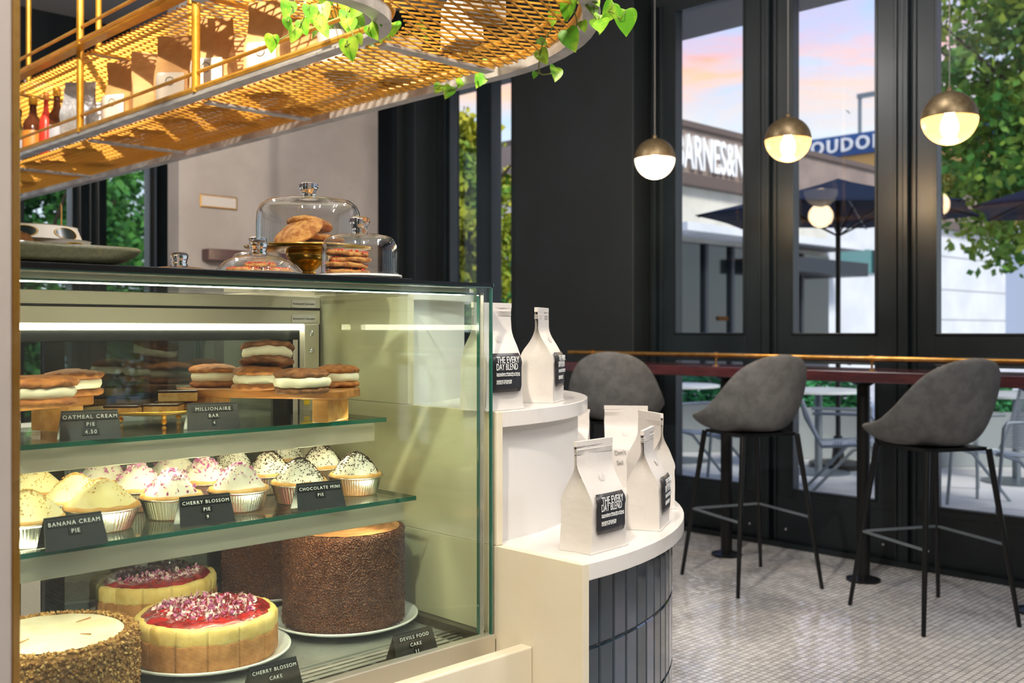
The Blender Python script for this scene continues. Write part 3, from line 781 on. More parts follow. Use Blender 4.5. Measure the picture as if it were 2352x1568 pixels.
# trim post at the near left
tpx=onY(24,757,1.235)
px_=MB().box(-.10,-.008,-.03,.03,0,ZC).build('corner_post','grey_plaster',loc=(tpx.x,1.235,0),smooth=False,bevel=.002)
tag(px_,'tall post with a brass corner strip at the left edge, in front of the case','post')
MB().box(-.008,0,-.032,.03,.001,ZC-.001).build('brass_strip','brass',px_,smooth=False,bevel=.001)
# ------------------------------------------------------------------ price cards
def card(lines,pt,rz,label,w=.092,h=.046,sz=.0085):
    c=thing('name_card',label,'name card',pt,rz,'black name cards in the case')
    t_=.0012; b=MB(); dy=.017
    b.add([(-w/2,-dy,0),(w/2,-dy,0),(w/2-.004,0,h),(-w/2+.004,0,h),(-w/2,-dy+t_,0),(w/2,-dy+t_,0),(w/2-.004,t_,h),(-w/2+.004,t_,h)],[(0,1,2,3),(7,6,5,4),(0,3,7,4),(1,5,6,2),(0,4,5,1),(3,2,6,7)])
    b.add([(-w/2+.004,0,h),(w/2-.004,0,h),(w/2,dy,0),(-w/2,dy,0),(-w/2+.004,-t_,h-.001),(w/2-.004,-t_,h-.001),(w/2,dy-t_,0),(-w/2,dy-t_,0)],[(0,1,2,3),(7,6,5,4)])
    b.build('tent','card_black',c,smooth=False)
    up=Vector((0,dy,h)).normalized(); nrm=Vector((1,0,0)).cross(up); n=len(lines)
    for i,l in enumerate(lines):
        hh=h*(.76-.27*i); o=up*hh+Vector((0,-dy,0))+nrm*.0006
        if n>1 or True:
            wd=len(l)*sz*.75; tp_=MB(); 
            M=face_M(o,(1,0,0),up); q=[M@Vector(v) for v in ((-wd/2,-.0022,0),(wd/2,-.0022,0),(wd/2,sz*.95,0),(-wd/2,sz*.95,0),(-wd/2,-.0022,.0007),(wd/2,-.0022,.0007),(wd/2,sz*.95,.0007),(-wd/2,sz*.95,.0007))]
            tp_.add(q,[(0,1,2,3),(4,5,6,7),(0,1,5,4),(1,2,6,5),(2,3,7,6),(3,0,4,7)]); tape=tp_.build('label_tape','black_trim',c,smooth=False)
        text(l,sz,'letter_white',tape,face_M(o+nrm*.0009,(1,0,0),up),ext=.0002,space=1.25)
    return c
def cardat(lines,px,py,z,rz,label,**k):
    p=on(px,py,z); card(lines,(p.x,p.y+.017,z+.0004),R(rz),label,**k)
cardat(['OATMEAL CREAM','PIE','4.50'],216,1010,Z1,-14,'black name card on the upper shelf reading OATMEAL CREAM PIE')
cardat(['MILLIONAIRE','BAR','4'],499,987,Z1,-16,'black name card on the upper shelf reading MILLIONAIRE BAR')
cardat(['BANANA CREAM','PIE'],178,1258,Z2,2,'black name card on the lower shelf reading BANANA CREAM PIE')
cardat(['CHERRY BLOSSOM','PIE','9'],482,1204,Z2,-8,'black name card on the lower shelf reading CHERRY BLOSSOM PIE',sz=.0078)
cardat(['CHOCOLATE MINI','PIE'],744,1168,Z2,-10,'black name card on the lower shelf reading CHOCOLATE MINI PIE',sz=.0078)
cardat(['DEVILS FOOD','CAKE','11'],962,1512,.703,-2,'black name card on the case floor reading DEVILS FOOD CAKE')
cardat(['CHERRY BLOSSOM','CAKE'],640,1592,.703,-2,'black name card on the case floor cut off by the bottom edge',sz=.0078)
# ------------------------------------------------------------------ cakes and plates on the case floor
def at_front(px,py,z,r):
    """centre of a round thing whose front foot is seen at px,py"""
    d=(CH-z)*F/(py-HY)+r; p=ray(px,d); return Vector((p.x,p.y,z))
def plate(loc,label,r=.145):
    o=MB().lathe([(.07,0),(.09,.001),(r*.80,.008),(r*.97,.0165),(r,.0195),(r*.995,.0225),(r*.965,.0215),(r*.84,.0135),(r*.80,.011),(.001,.0105)],72,cap1=False).build('cake_plate','plate_white',loc=loc,ang=180)
    return tag(o,label,'plate','white cake plates on the case floor')
def crumbs(parent,n,fn,size,m,name='crumb',flat=.5,seed=1):
    rr=random.Random(seed); b=MB()
    for k in range(n):
        p,nv=fn(rr); s=size*rr.uniform(.5,1.4); a=Vector((rr.gauss(0,1),rr.gauss(0,1),rr.gauss(0,1))).normalized(); u=a.orthogonal().normalized(); v=a.cross(u)
        p=Vector(p); i=len(b.v)
        b.v+=[tuple(p+q*s) for q in (a,u,v,-a*flat,-u,-v)]
        b.f+=[(i,i+1,i+2),(i,i+2,i+4),(i,i+4,i+5),(i,i+5,i+1),(i+3,i+2,i+1),(i+3,i+4,i+2),(i+3,i+5,i+4),(i+3,i+1,i+5)]
    o=b.build(name,m,parent,smooth=False); o['kind']='stuff'; return o
def petals(parent,n,fn,size,m,seed=1,name='petals'):
    rr=random.Random(seed); b=MB()
    for k in range(n):
        p=Vector(fn(rr)); s=size*rr.uniform(.5,1.3); a=Vector((rr.gauss(0,1),rr.gauss(0,1),rr.gauss(0,.6))).normalized(); u=a.orthogonal().normalized(); u=Matrix.Rotation(rr.uniform(0,6.28),3,a)@u; v=a.cross(u); i=len(b.v)
        b.v+=[tuple(p+q) for q in (u*s,u*s*.3+v*s*.55+a*s*.25,-u*s*.8+v*s*.2,-u*s*.7-v*s*.3,u*s*.3-v*s*.55+a*s*.25,Vector((0,0,0)))]
        b.f+=[(i,i+1,i+5),(i+1,i+2,i+5),(i+2,i+3,i+5),(i+3,i+4,i+5),(i+4,i,i+5)]
    o=b.build(name,m,parent,smooth=False,ang=180); o['kind']='stuff'; return o
def choc_cake(loc,label,rz=0):
    c=thing('chocolate_cake',label,'cake',loc,rz,'crumb-coated chocolate cakes'); r=.1165;h=.178
    prof=[(r*.96,0),(r*1.01,.012)]+[(r,.02+.148*k/14) for k in range(15)]+[(r*.995,h-.006),(r*.975,h),(r*.94,h+.0015),(r*.9,h-.001)]
    b=MB().lathe(prof,180,cap1=True); b.disp(.0022,60); b.build('cake_body','choc_crumb',c,ang=180)
    def side(rr):
        a=rr.uniform(0,6.283); z=rr.uniform(.002,h+.001); q=r+rr.uniform(-.001,.0022); 
        if rr.random()<.12: q=r*rr.uniform(.9,1); z=h+.002
        return (q*math.cos(a),q*math.sin(a),z),None
    crumbs(c,11000,side,.0014,'choc_crumb','crumb_coat',seed=3); crumbs(c,2600,side,.0012,'choc_glint','glint_crumbs',seed=4)  # second set of crumbs is painted lighter as glints
    rows=[]
    for i in range(1,26):
        q=r*.93*i/25; row=[]
        for j in range(90):
            a=2*PI*j/90; z=h+.0025+.0016*math.sin(a*1.0+q*260+1.3*math.sin(a*2))+.0012*mnoise.noise(Vector((q*math.cos(a)*60,q*math.sin(a)*60,2)))
            row.append((q*math.cos(a),q*math.sin(a),z))
        rows.append(row)
    MB().grid(rows,closev=True,cap0=True).build('frosting_swirl','choc_frosting',c,ang=180)
p1=at_front(790,1462,ZD+.0105,.118); choc_cake(p1,'tall chocolate crumb cake with swirled light brown top, the front one'); plate(p1-Vector((0,0,.0105)),'white plate under the front chocolate cake')
p2=at_front(606,1385,ZD+.0105,.118); choc_cake(p2,'tall chocolate crumb cake in the shade behind the cheesecakes',1.0); plate(p2-Vector((0,0,.0105)),'white plate under the rear chocolate cake')
def cheesecake(loc,label,rz=0,seed=1):
    c=thing('cheesecake',label,'cake',loc,rz,'cherry-topped cheesecakes'); r=.121;h=.074
    NS=14
    def cut(rr_,z,a,i):
        q=(a*NS/(2*PI))%1; g=max(0,1-min(q,1-q)/.02); bul=.0025*math.sin(PI*q)
        return rr_*(1-.035*g)+bul,z
    crust=[(r*.955,0),(r*.985,.006),(r*.99,.03),(r*.985,.044),(r*.97,.047)]
    MB().lathe(crust,420,fn=lambda a_,z,a,i:(cut(a_,z,a,i)[0],z+(.004*mnoise.noise(Vector((math.cos(a)*9,math.sin(a)*9,seed))) if i>=3 else 0))).disp(.0012,90).build('crust','crust',c,ang=180)
    body=[(r*.965,.040),(r*.975,.05),(r*.985,.062),(r*.975,.070),(r*.94,h+.001),(r*.88,h),(r*.7,h-.002)]
    MB().lathe(body,420,fn=cut).disp(.0018,70).build('filling','cheesecake',c,ang=180)
    rows=[]
    for i in range(0,30):
        s=i/29; row=[]
        for j in range(120):
            a=2*PI*j/120; er=r*(.915+.035*mnoise.noise(Vector((math.cos(a)*3,math.sin(a)*3,seed*5)))+.02*mnoise.noise(Vector((math.cos(a)*9,math.sin(a)*9,seed))))
            q=er*(1-s*.985); x,y=q*math.cos(a),q*math.sin(a)
            hh=.009*(1-(1-min(1,s*7))**2)+.0045*max(-.6,mnoise.noise(Vector((x*75,y*75,seed))))*min(1,s*6)+.003*mnoise.noise(Vector((x*30,y*30,seed)))*min(1,s*6)
            row.append((x,y,h-.003+max(0,hh)))
        rows.append(row)
    MB().grid(rows,closev=True,cap1=True).build('cherry_topping','cherry',c,ang=180)
    def pt(rr):
        a=rr.uniform(0,6.283); q=r*.72*rr.random()**.6; return (q*math.cos(a),q*math.sin(a),h+.008+rr.uniform(-.001,.005))
    petals(c,230,pt,.0052,'petal_pale',seed); petals(c,170,pt,.0048,'petal',seed+9)
    return c
p3=at_front(475,1553,ZD+.0105,.121); cheesecake(p3,'sliced cheesecake with glossy cherry and petal topping, the front one',.2,1); plate(p3-Vector((0,0,.0105)),'white plate under the front cheesecake')
p4=at_front(354,1446,ZD+.0105,.121); cheesecake(p4,'sliced cherry cheesecake behind the front cheesecake, darker topping',.5,2); plate(p4-Vector((0,0,.0105)),'white plate under the rear cheesecake')
c=thing('nut_cake','round cake with nut crumb sides and white frosted top, at the bottom left','cake'); 
p5=ray(118,1.60); c.location=(p5.x,p5.y,ZD); r=.127;h=.096
MB().lathe([(r*.97,0),(r*1.0,.01),(r*1.005,.05),(r,.08),(r*.98,h-.002),(r*.93,h+.003),(r*.86,h+.001)],200,cap1=True).disp(.004,70).build('cake_body','nut_crumb',c,ang=180)
def side(rr):
    a=rr.uniform(0,6.283); z=rr.uniform(.002,h); q=r+rr.uniform(-.001,.004)
    if rr.random()<.18: q=r*rr.uniform(.86,1); z=h+.005
    return (q*math.cos(a),q*math.sin(a),z),None
crumbs(c,4200,side,.0030,'nut_crumb','crumb_coat',seed=5); crumbs(c,1500,side,.0028,'caramel','nut_pieces',seed=6)
rows=[]
for i in range(1,22):
    q=r*.84*i/21; rows.append([(q*math.cos(2*PI*j/80),q*math.sin(2*PI*j/80),h+.0068+.0012*mnoise.noise(Vector((q*math.cos(2*PI*j/80)*35,q*math.sin(2*PI*j/80)*35,4)))-(.0025 if i==21 else 0)) for j in range(80)])
MB().grid(rows,closev=True,cap0=True).build('frosting','frosting',c,ang=180)
b=MB()
for a,r0,r1 in ((.4,.05,.075),(2.2,.06,.08),(3.6,.045,.072),(5.2,.055,.07)):
    b.tube([(r0*math.cos(a),r0*math.sin(a),h+.0085),(r1*math.cos(a)+.004,r1*math.sin(a),h+.0085)],[.0006,.0012],6)
b.build('cinnamon_marks','crust',c)
plate((p5.x,p5.y,ZD-.0004),'white plate under the nut crumb cake',.13) if False else None
# ------------------------------------------------------------------ mini pies on the lower shelf
def pie(kind,r,seed):
    nm={'banana':('banana_cream_pie','cream_yellow'),'cherry':('cherry_blossom_pie','cream_white'),'choc':('chocolate_mini_pie','cream_white')}[kind]
    c=thing(nm[0],'','pie',group={'banana':'banana cream pies','cherry':'cherry blossom pies','choc':'chocolate mini pies'}[kind])
    hp=.034
    prof=[(r*.72,0),(r*.76,.002),(r*.93,hp-.004),(r*.97,hp-.001),(r*1.0,hp),(r*1.0,hp+.0015),(r*.96,hp+.001),(r*.9,hp-.004)]
    MB().lathe(prof,240,cap1=False,fn=lambda q,z,a,i:(q*(1+(.013*math.sin(a*60+1.2*math.sin(a*7)) if i in(1,2) else 0)),z)).build('foil_pan','foil',c,ang=180)
    cr=[(r*.9,hp-.004),(r*.955,hp+.001),(r*.95,hp+.005),(r*.90,hp+.0075),(r*.80,hp+.005)]
    MB().lathe(cr,80,cap1=True).disp(.0022,55+seed).build('crust','pie_crust',c,ang=180)
    H=.042; rows=[]
    for i in range(26):
        s=i/25; row=[]
        for j in range(72):
            a=2*PI*j/72; q=r*.86*math.cos(s*PI/2)**.75 if s<1 else 0
            q=r*.84*(1-s)**.53 if kind!='banana' else r*.88*(1-s)**.55
            x,y=q*math.cos(a),q*math.sin(a); z=hp+.003+H*(s**.98)
            n_=mnoise.noise(Vector((x*28+seed*3,y*28,z*28)))
            n2=mnoise.noise(Vector((x*70,y*70,z*60+seed)))
            row.append((x*(1+.09*n_+.03*n2),y*(1+.09*n_+.03*n2),z+.003*n_+.0012*n2))
        rows.append(row)
    MB().grid(rows,closev=True,cap1=True).build('cream_dome',nm[1],c,ang=180)
    def top(rr,lim=.95,pw=1.0):
        s=1-(rr.random()**pw)*lim; a=rr.uniform(0,6.283); q=r*.85*(1-s)**.54
        return (q*math.cos(a),q*math.sin(a),hp+.0045+H*s)
    if kind=='banana': crumbs(c,260,lambda rr:(top(rr,.8,1.6),None),.0012,'crumb_gold','graham_crumbs',seed=seed)
    elif kind=='choc':
        rr=random.Random(seed); b=MB()
        for k in range(430):
            p=Vector(top(rr,.95,1.35))+Vector((0,0,.0005)); e=Vector((rr.gauss(0,1),rr.gauss(0,1),rr.gauss(0,.6))).normalized()*.0015; b.tube([p-e,p+e],.0007,4)
        o=b.build('sprinkles','choc_sprinkle',c,smooth=False); o['kind']='stuff'
    else:
        petals(c,80,lambda rr:top(rr,.5,1.5),.0045,'petal_pale',seed); petals(c,95,lambda rr:top(rr,.85,1.4),.0040,'petal',seed+3)
    return c
def pie_at(kind,px,py,r,seed,label,top=None):
    if top is None: p=at_front(px,py,Z2,r*.72)
    else: q=on(px,py,Z2+.079); p=Vector((q.x,q.y,Z2))
    c=pie(kind,r,seed); c.location=(p.x,p.y,Z2+.0004); c.rotation_euler=(0,0,seed*1.7); c['label']=label; return c
pie_at('banana',62,1262,.056,1,'banana cream pie at the left end of the front row, half hidden by the post')
pie_at('banana',233,1226,.060,2,'banana cream pie behind the BANANA CREAM PIE card')
pie_at('cherry',394,1196,.0535,3,'cherry blossom pie in the front row with petals, behind its card on the left')
pie_at('cherry',548,1178,.0545,4,'cherry blossom pie in the front row, right of the CHERRY BLOSSOM card')
pie_at('choc',688,1160,.0535,5,'chocolate sprinkled mini pie behind the CHOCOLATE MINI card')
pie_at('choc',817,1140,.053,6,'chocolate sprinkled mini pie at the right end of the front row')
pie_at('banana',78,1073,.053,7,'banana cream pie in the back row at the far left',1)
pie_at('banana',172,1088,.055,8,'banana cream pie in the middle row behind the largest banana pie',1)
pie_at('cherry',236,1050,.053,9,'petal-topped pie farthest to the left of the back row',1)
pie_at('cherry',318,1066,.052,10,'petal-topped pie in the middle row, left one',1)
pie_at('cherry',397,1038,.052,11,'petal-topped pie at the back between two others, under the cream pie board',1)
pie_at('cherry',468,1051,.052,12,'petal-topped pie in the middle row, right one',1)
pie_at('choc',533,1028,.052,13,'sprinkled mini pie in the back row, leftmost of the chocolate ones',1)
pie_at('choc',617,1037,.052,14,'sprinkled mini pie in the middle row between the petal pies and card',1)
pie_at('choc',666,1008,.052,15,'sprinkled mini pie farthest back in the corner, half in shade',1)
pie_at('choc',738,1023,.052,16,'sprinkled mini pie in the middle row, rightmost',1)
# ------------------------------------------------------------------ upper shelf: boards, sandwich cookies, bars
def board(pts4,z,label,legs,thick=.017,wood='wood'):
    """rounded wooden board: pts4 = centre, half length, half width, angle"""
    (cx,cy),hl,hw,rz=pts4
    o=thing('wooden_board',label,'serving board',(cx,cy,z),rz,'wooden serving boards')
    poly=[];rc=.03
    for sx,sy,a0 in ((1,1,0),(-1,1,90),(-1,-1,180),(1,-1,270)):
        for k in range(7):
            a=R(a0+k*15); poly.append((sx*(hl-rc)+rc*math.cos(a),sy*(hw-rc)+rc*math.sin(a)))
    MB().prism(poly,.044,.044+thick).build('board_top',wood,o,bevel=.003,ang=30)
    for x in legs: MB().box(x-.016,x+.016,-hw+.012,hw-.012,0,.044).build('foot','wood_light',o,smooth=False,bevel=.002)
    return o
board(((1.055,1.745),.175,.062,R(122)),Z1+.0004,'wooden board on feet with five cream-filled cookies, on the upper shelf',(-.13,.125))
board(((.565,1.752),.165,.055,R(24)),Z1+.0004,'wooden board on feet at the left end of the upper shelf',(-.12,.12))
def sandwich(label,loc,rz,r=.051,seed=1,tilt=(0,0),cm='cookie',fm='filling',bulge=1.0):
    c=thing('cream_pie_cookie',label,'sandwich cookie',loc,rz,'oatmeal cream pie cookies'); c.rotation_euler=(tilt[0],tilt[1],rz)
    ck=[(r*.80,0),(r*.95,.0022),(r,.005),(r*.97,.0085),(r*.8,.0122),(r*.4,.0155)]
    MB().lathe(ck,64,cap1=True).disp(.0036,70+seed).build('cookie',cm,c,ang=180)
    fl=[(r*.7,.010),(r*.88*bulge,.013),(r*.93*bulge,.020),(r*.9*bulge,.027),(r*.7,.031)]
    MB().lathe(fl,64,cap1=True).disp(.0028,38+seed*2).build('filling',fm,c,ang=180)
    b=MB().lathe([(q,z+.028) for q,z in ck],64,cap1=True).disp(.0042,60+seed*3); b.build('cookie',cm,c,ang=180)
    return c
zb=Z1+.0615
def sat(px,py,z,r=.051):
    d=(CH-z)*F/(py-HY)+r*.8; p=ray(px,d); return Vector((p.x,p.y,z))
sandwich('cream-filled oatmeal cookie at the left end of the board',sat(492,890,zb,.047),.3,.047,seed=1)
sandwich('cream-filled oatmeal cookie second from the left, under the tilted top one',sat(592,897,zb),1.3,.048,seed=2)
sandwich('cream-filled oatmeal cookie with filling spread over its edge, front of the board',sat(693,906,zb),2.1,.049,seed=3,cm='cookie_dark',bulge=1.12)
sandwich('cream-filled oatmeal cookie at the right end of the board',sat(774,891,zb,.05),.9,.044,seed=4)
q=sat(632,899,zb); sandwich('cream-filled oatmeal cookie tilted on top of the pile',(q.x+.01,q.y+.045,zb+.046),1.9,seed=5,tilt=(R(9),R(8)),cm='cookie_dark')
q=sat(88,936,zb); sandwich('large cream-filled oatmeal cookie at the front of the left board',q,.2,.056,seed=6)
q=sat(168,912,zb); sandwich('cream-filled oatmeal cookie at the right end of the left board',(q.x+.005,q.y+.012,zb),1.0,.049,seed=7)
q=sat(28,918,zb); sandwich('cream-filled oatmeal cookie mostly hidden by the post, on the left board',(q.x-.03,q.y+.04,zb),.5,.05,seed=8)
# gold plate on ball feet with chocolate caramel bars
q=on(366,972,Z1); gp=thing('gold_plate','round gold plate on ball feet with chocolate-topped bars','plate',(q.x,q.y+.02,Z1+.0004))
MB().lathe([(.02,.018),(.09,.019),(.118,.0265),(.122,.0290),(.117,.0285),(.088,.0215),(.001,.0205)],72,cap1=False).build('dish','gold_metal',gp,ang=180)
for k in range(3):
    a=R(-100+120*k); MB().lathe([(.0005,0),(.0042,.0015),(.0058,.0055),(.0042,.0095),(.003,.0105),(.0045,.013),(.0045,.016),(.003,.0186)],20,c=(.062*math.cos(a),.062*math.sin(a),0)).build('ball_foot','gold_metal',gp)
gc=Vector(gp.location)
def bar_(label,dx,dy,z,rz,L,W_,H=.019,grp='chocolate caramel bars'):
    o=thing('caramel_bar',label,'dessert bar',(gc.x+dx,gc.y+dy,z),rz,grp)
    def blk(z0,z1,e): 
        b=MB(); n=12; b.box(-L/2+e,L/2-e,-W_/2+e,W_/2-e,z0,z1); return b
    blk(0,H-.004,0).build('caramel_base','caramel',o,smooth=False,bevel=.002)
    blk(H-.0045,H,-.0006).build('chocolate_layer','choc_glaze',o,smooth=False,bevel=.0015)
    return o
zp=Z1+.0212
bar_('chocolate caramel bar lying flat at the left end of the gold plate',-.062,-.012,zp,R(-38),.060,.062,.017)
bar_('chocolate caramel bar lying flat in the middle of the gold plate',.004,-.030,zp,R(-38),.062,.056,.017)
bar_('chocolate caramel bar lying flat at the back right of the gold plate',.058,.030,zp,R(-38),.066,.060,.017)
bar_('chocolate caramel bar stacked on top of the others',.045,-.005,zp+.0176,R(-30),.070,.042,.021)
# ------------------------------------------------------------------ glass domes on top of the case
ZT2=GT+.0068
def dome(d_,r,h,low=False):
    if low: pr=[(r,0),(r*.985,.006),(r*.95,h*.30),(r*.82,h*.62),(r*.6,h*.85),(r*.35,h*.97),(.02,h)]
    else: pr=[(r,0),(r*1.0,h*.55),(r*.985,h*.72),(r*.93,h*.85),(r*.82,h*.94),(r*.55,h*.99),(.02,h)]
    inn=[(q-.0025 if q>.03 else .018,z-.0025 if i else .0) for i,(q,z) in enumerate(pr)][::-1]
    g=MB().lathe(pr+inn,72,cap0=False,cap1=False).build('glass_dome','dome_glass',d_,ang=180)
    MB().lathe([(r-.003,0),(r+.0025,.0005),(r+.0025,.003),(r-.003,.0035)],72,cap0=False,cap1=False).build('rim','dome_glass',g,ang=180)
    kb=[(.016,h-.001),(.0135,h+.006),(.0135,h+.012),(.0185,h+.022),(.019,h+.027),(.014,h+.031),(.001,h+.032)] if not low else [(.017,h-.001),(.013,h+.006),(.015,h+.014),(.0165,h+.02),(.012,h+.025),(.001,h+.026)]
    MB().lathe(kb,32,cap0=True,cap1=False).build('knob','solid_glass',g,ang=180)
def cookie(label,loc,rz,r,seed,m,grp,tilt=(0,0),th=.011,spr=None,crown=.0):
    o=thing('cookie',label,'cookie',loc,rz,grp); o.rotation_euler=(tilt[0],tilt[1],rz)
    b=MB().lathe([(r*.85,0),(r*.98,.002),(r,.005),(r*.95,th*.8),(r*.7,th+crown*.5),(r*.35,th*1.06+crown)],48,cap1=True).disp(.0028,50+seed); b.build('cookie_body',m,o,ang=180)
    if spr:
        def f(rr):
            a=rr.uniform(0,6.28); q=r*rr.random()**.5; return (q*math.cos(a),q*math.sin(a),th*(1.1-.25*(q/r)**3)+rr.uniform(-.0005,.001)),None
        crumbs(o,60,f,.0022,spr,'sprinkles',seed=seed)
    return o
s1=atd(709,590,2.0); cx,cy=s1.x,s1.y
stn=thing('cake_stand','tall glass dome cake stand with gold plate and pedestal holding large cookies','cake stand',(cx,cy,ZT2))
# pedestal
PZ=[(.052,0),(.05,.004),(.030,.008),(.014,.015),(.012,.022),(.022,.032),(.036,.041),(.043,.051),(.044,.060),(.036,.062)]
MB().lathe(PZ,48).build('pedestal','gold_metal',stn,ang=180)
MB().lathe([(.036,.0605),(.105,.0625),(.122,.0655),(.124,.0685),(.118,.0685),(.10,.0675),(.001,.0675)],72,cap1=False).build('stand_plate','gold_metal',stn,ang=180)
def cover(par,z,r,h,low=False):
    de=bpy.data.objects.new('dome_cover',None); C.objects.link(de); de.parent=par; de.location=(0,0,z); dome(de,r,h,low)
cover(stn,.0690,.1005,.095)
zs=ZT2+.0690
g1='cookies under the tall dome'
cookie('large golden cookie leaning over the pile under the tall dome',(cx-.033,cy-.018,zs+.022),0,.050,1,'cookie_pale',g1,tilt=(R(10),R(-36)),crown=.006)
cookie('golden cookie lying at the bottom right under the tall dome',(cx+.028,cy+.005,zs+.0003),0,.048,2,'cookie_pale',g1)
cookie('golden cookie second from the bottom under the tall dome',(cx+.030,cy+.0,zs+.0135),0,.046,3,'cookie_pale',g1,tilt=(R(2),R(3)))
cookie('golden cookie on top of the pile under the tall dome',(cx+.006,cy+.006,zs+.040),0,.045,4,'cookie_pale',g1,tilt=(R(-4),R(12)),crown=.006)
# dome to the right, nearer the front edge
s2=ray(826,1.85); bx,by=s2.x,s2.y
bs=thing('glass_dome_dish','glass dome with sprinkled cookies on a white tray, right of the tall stand','cake dome',(bx,by,ZT2))
MB().lathe([(.071,.0),(.077,.003),(.077,.006),(.001,.006)],72,cap1=False).build('tray','plate_white',bs)
cover(bs,.0062,.0685,.074)
q=ray(797,1.85); g2='sprinkled cookies under the right dome'
for k,(dx,dy,tz) in enumerate(((0,0,0),(-.004,.003,R(3)),(.006,-.002,0),(.002,.003,R(-3)))):
    cookie(['orange-sprinkled cookie at the bottom of the stack under the right dome','orange-sprinkled cookie second from the bottom under the right dome','orange-sprinkled cookie third from the bottom under the right dome','orange-sprinkled cookie on top of the stack under the right dome'][k],(q.x+dx,q.y+dy,ZT2+.0066+.0115*k),k,.042-.003*(k>1),10+k,'cookie_pale',g2,tilt=(tz,tz),spr='sprinkle_red',th=.009)
# low dome in front
s3=ray(594,1.72)
ld=thing('glass_dome_dish','low rounded glass dome with cookies, in front and left of the tall stand','cake dome',(s3.x,s3.y,ZT2))
MB().lathe([(.070,0),(.073,.003),(.001,.003)],64,cap1=False).build('tray','plate_white',ld)
cover(ld,.0032,.069,.030,True)
g3='cookies under the low dome'
for k,(dx,dy) in enumerate(((-.022,.008),(.026,-.010),(.003,.0))):
    cookie(['orange-sprinkled cookie at the left under the low dome','golden cookie at the right under the low dome','orange-sprinkled cookie on top under the low dome'][k],(s3.x+dx,s3.y+dy,ZT2+.0036+(.0085 if k==2 else 0)),k,.030 if k<2 else .026,30+k,'cookie_pale',g3,spr='sprinkle_red',th=.007)
# dome behind left
s4=ray(592,2.12)
ed=thing('glass_dome_dish','glass dome with a golden pastry, behind the low dome','cake dome',(s4.x,s4.y,ZT2))
MB().lathe([(.057,0),(.060,.003),(.001,.003)],64,cap1=False).build('tray','plate_white',ed)
cover(ed,.0032,.054,.066)
cookie('golden pastry under the dome behind the low one',(s4.x+.008,s4.y,ZT2+.004),0,.038,41,'cookie_pale','pastries under the rear dome',th=.042,crown=.01)
# flat glass lid
s5=ray(412,1.85)
fd=thing('glass_dome_dish','shallow empty glass lid with a knob, left of the low dome','cake dome',(s5.x,s5.y,ZT2))
MB().lathe([(.070,0),(.073,.003),(.001,.003)],64,cap1=False).build('tray','dome_glass',fd)
cover(fd,.0032,.069,.019,True)
# olive platter with stacked paper bowls
s6=on(100,611,ZT2) if False else ray(95,1.46)
pt_=thing('serving_platter','long olive ceramic platter with upturned ends on the case top at the left','platter',(s6.x,s6.y,ZT2),R(6))
rows=[]
for i in range(13):
    s=i/12; k=(s**.9)
    hl=.085+.050*k; hw=.064+.016*k; row=[]
    for j in range(64):
        a=2*PI*j/64; ca,sa=math.cos(a),math.sin(a); e=.55
        x=hl*math.copysign(abs(ca)**e,ca); y=hw*math.copysign(abs(sa)**e,sa)
        row.append((x,y,.002+.023*s**2.0*(.93+.07*abs(x/hl))))
    rows.append(row)
inner=[[(x*.97,y*.95,z+.003) for x,y,z in row] for row in rows[::-1]]
MB().grid(rows+inner,closev=True,cap0=True,cap1=True).build('dish','platter_olive',pt_,ang=180)
def bowl(label,x,y,z,r0,r1,h,tilt=0):
    o=thing('paper_bowl',label,'paper bowl',(x,y,z),0,'white paper bowls with dark emblems'); o.rotation_euler=(0,tilt,0)
    MB().lathe([(r0,0),(r1,h),(r1+.001,h+.001),(r1-.002,h),(r0-.002,.002),(.001,.002)],72,cap1=False).build('bowl','paper_white',o)
    for k in range(6):
        ac=R(-128+k*60); b=MB(); b2=MB(); b3=MB(); n=28; Rr=h*.62
        def srf(u,v,off):
            zz=h*.45+v; rr_=r0+(r1-r0)*zz/h+off; a=ac+u/rr_; return (rr_*math.cos(a),rr_*math.sin(a),zz)
        for (bb_,r_in,r_out,off) in ((b,0,Rr*.86,.0006),(b2,Rr*.78,Rr*.84,.0010),(b3,Rr*.86,Rr*.98,.0006)):
            rws=[]
            for q in range(2 if r_in else 6):
                rad=r_in+(r_out-r_in)*q/(1 if r_in else 5)
                rws.append([srf(rad*2.0*math.cos(2*PI*j/n),max(-h*.44,min(h*.54,rad*math.sin(2*PI*j/n)*.85)),off) for j in range(n)])
            bb_.grid(rws,closev=True)
        e=b.build('emblem','emblem',o,ang=180); b2.build('emblem_ring','emblem_gold',e,ang=180)
    return o
bowl('white paper bowl with round dark emblems, the lower one on the platter',s6.x+.006,s6.y,ZT2+.0055,.055,.060,.028)
bowl('white paper bowl with round dark emblems, nested upside on top of the other',s6.x-.006,s6.y,ZT2+.0340,.061,.053,.019,R(1))
o=MB().tube([(0,0,0),(0.0,0,.036),(-.0008,0,.041)],[.0012,.0012,.0004],8).build('skewer','wood_light',loc=(s6.x+.028,s6.y-.0,ZT2+.0500)); tag(o,'thin wooden skewer standing up from the paper bowls','skewer')
b=MB(); 
for k in range(6):
    b.lathe([(.018-.0006*k,0),(.020-.0006*k,.006)],20,cap0=False,cap1=False,M=Matrix.Translation((.006*k-.02,0,.016-.001*k))@Matrix.Rotation(R(62),4,'Y'))
q=ray(38,1.40); o=b.build('baking_cups','copper',loc=(q.x,q.y-.01,ZT2+.012)); tag(o,'row of small copper-coloured cups at the left end of the platter','baking cups')
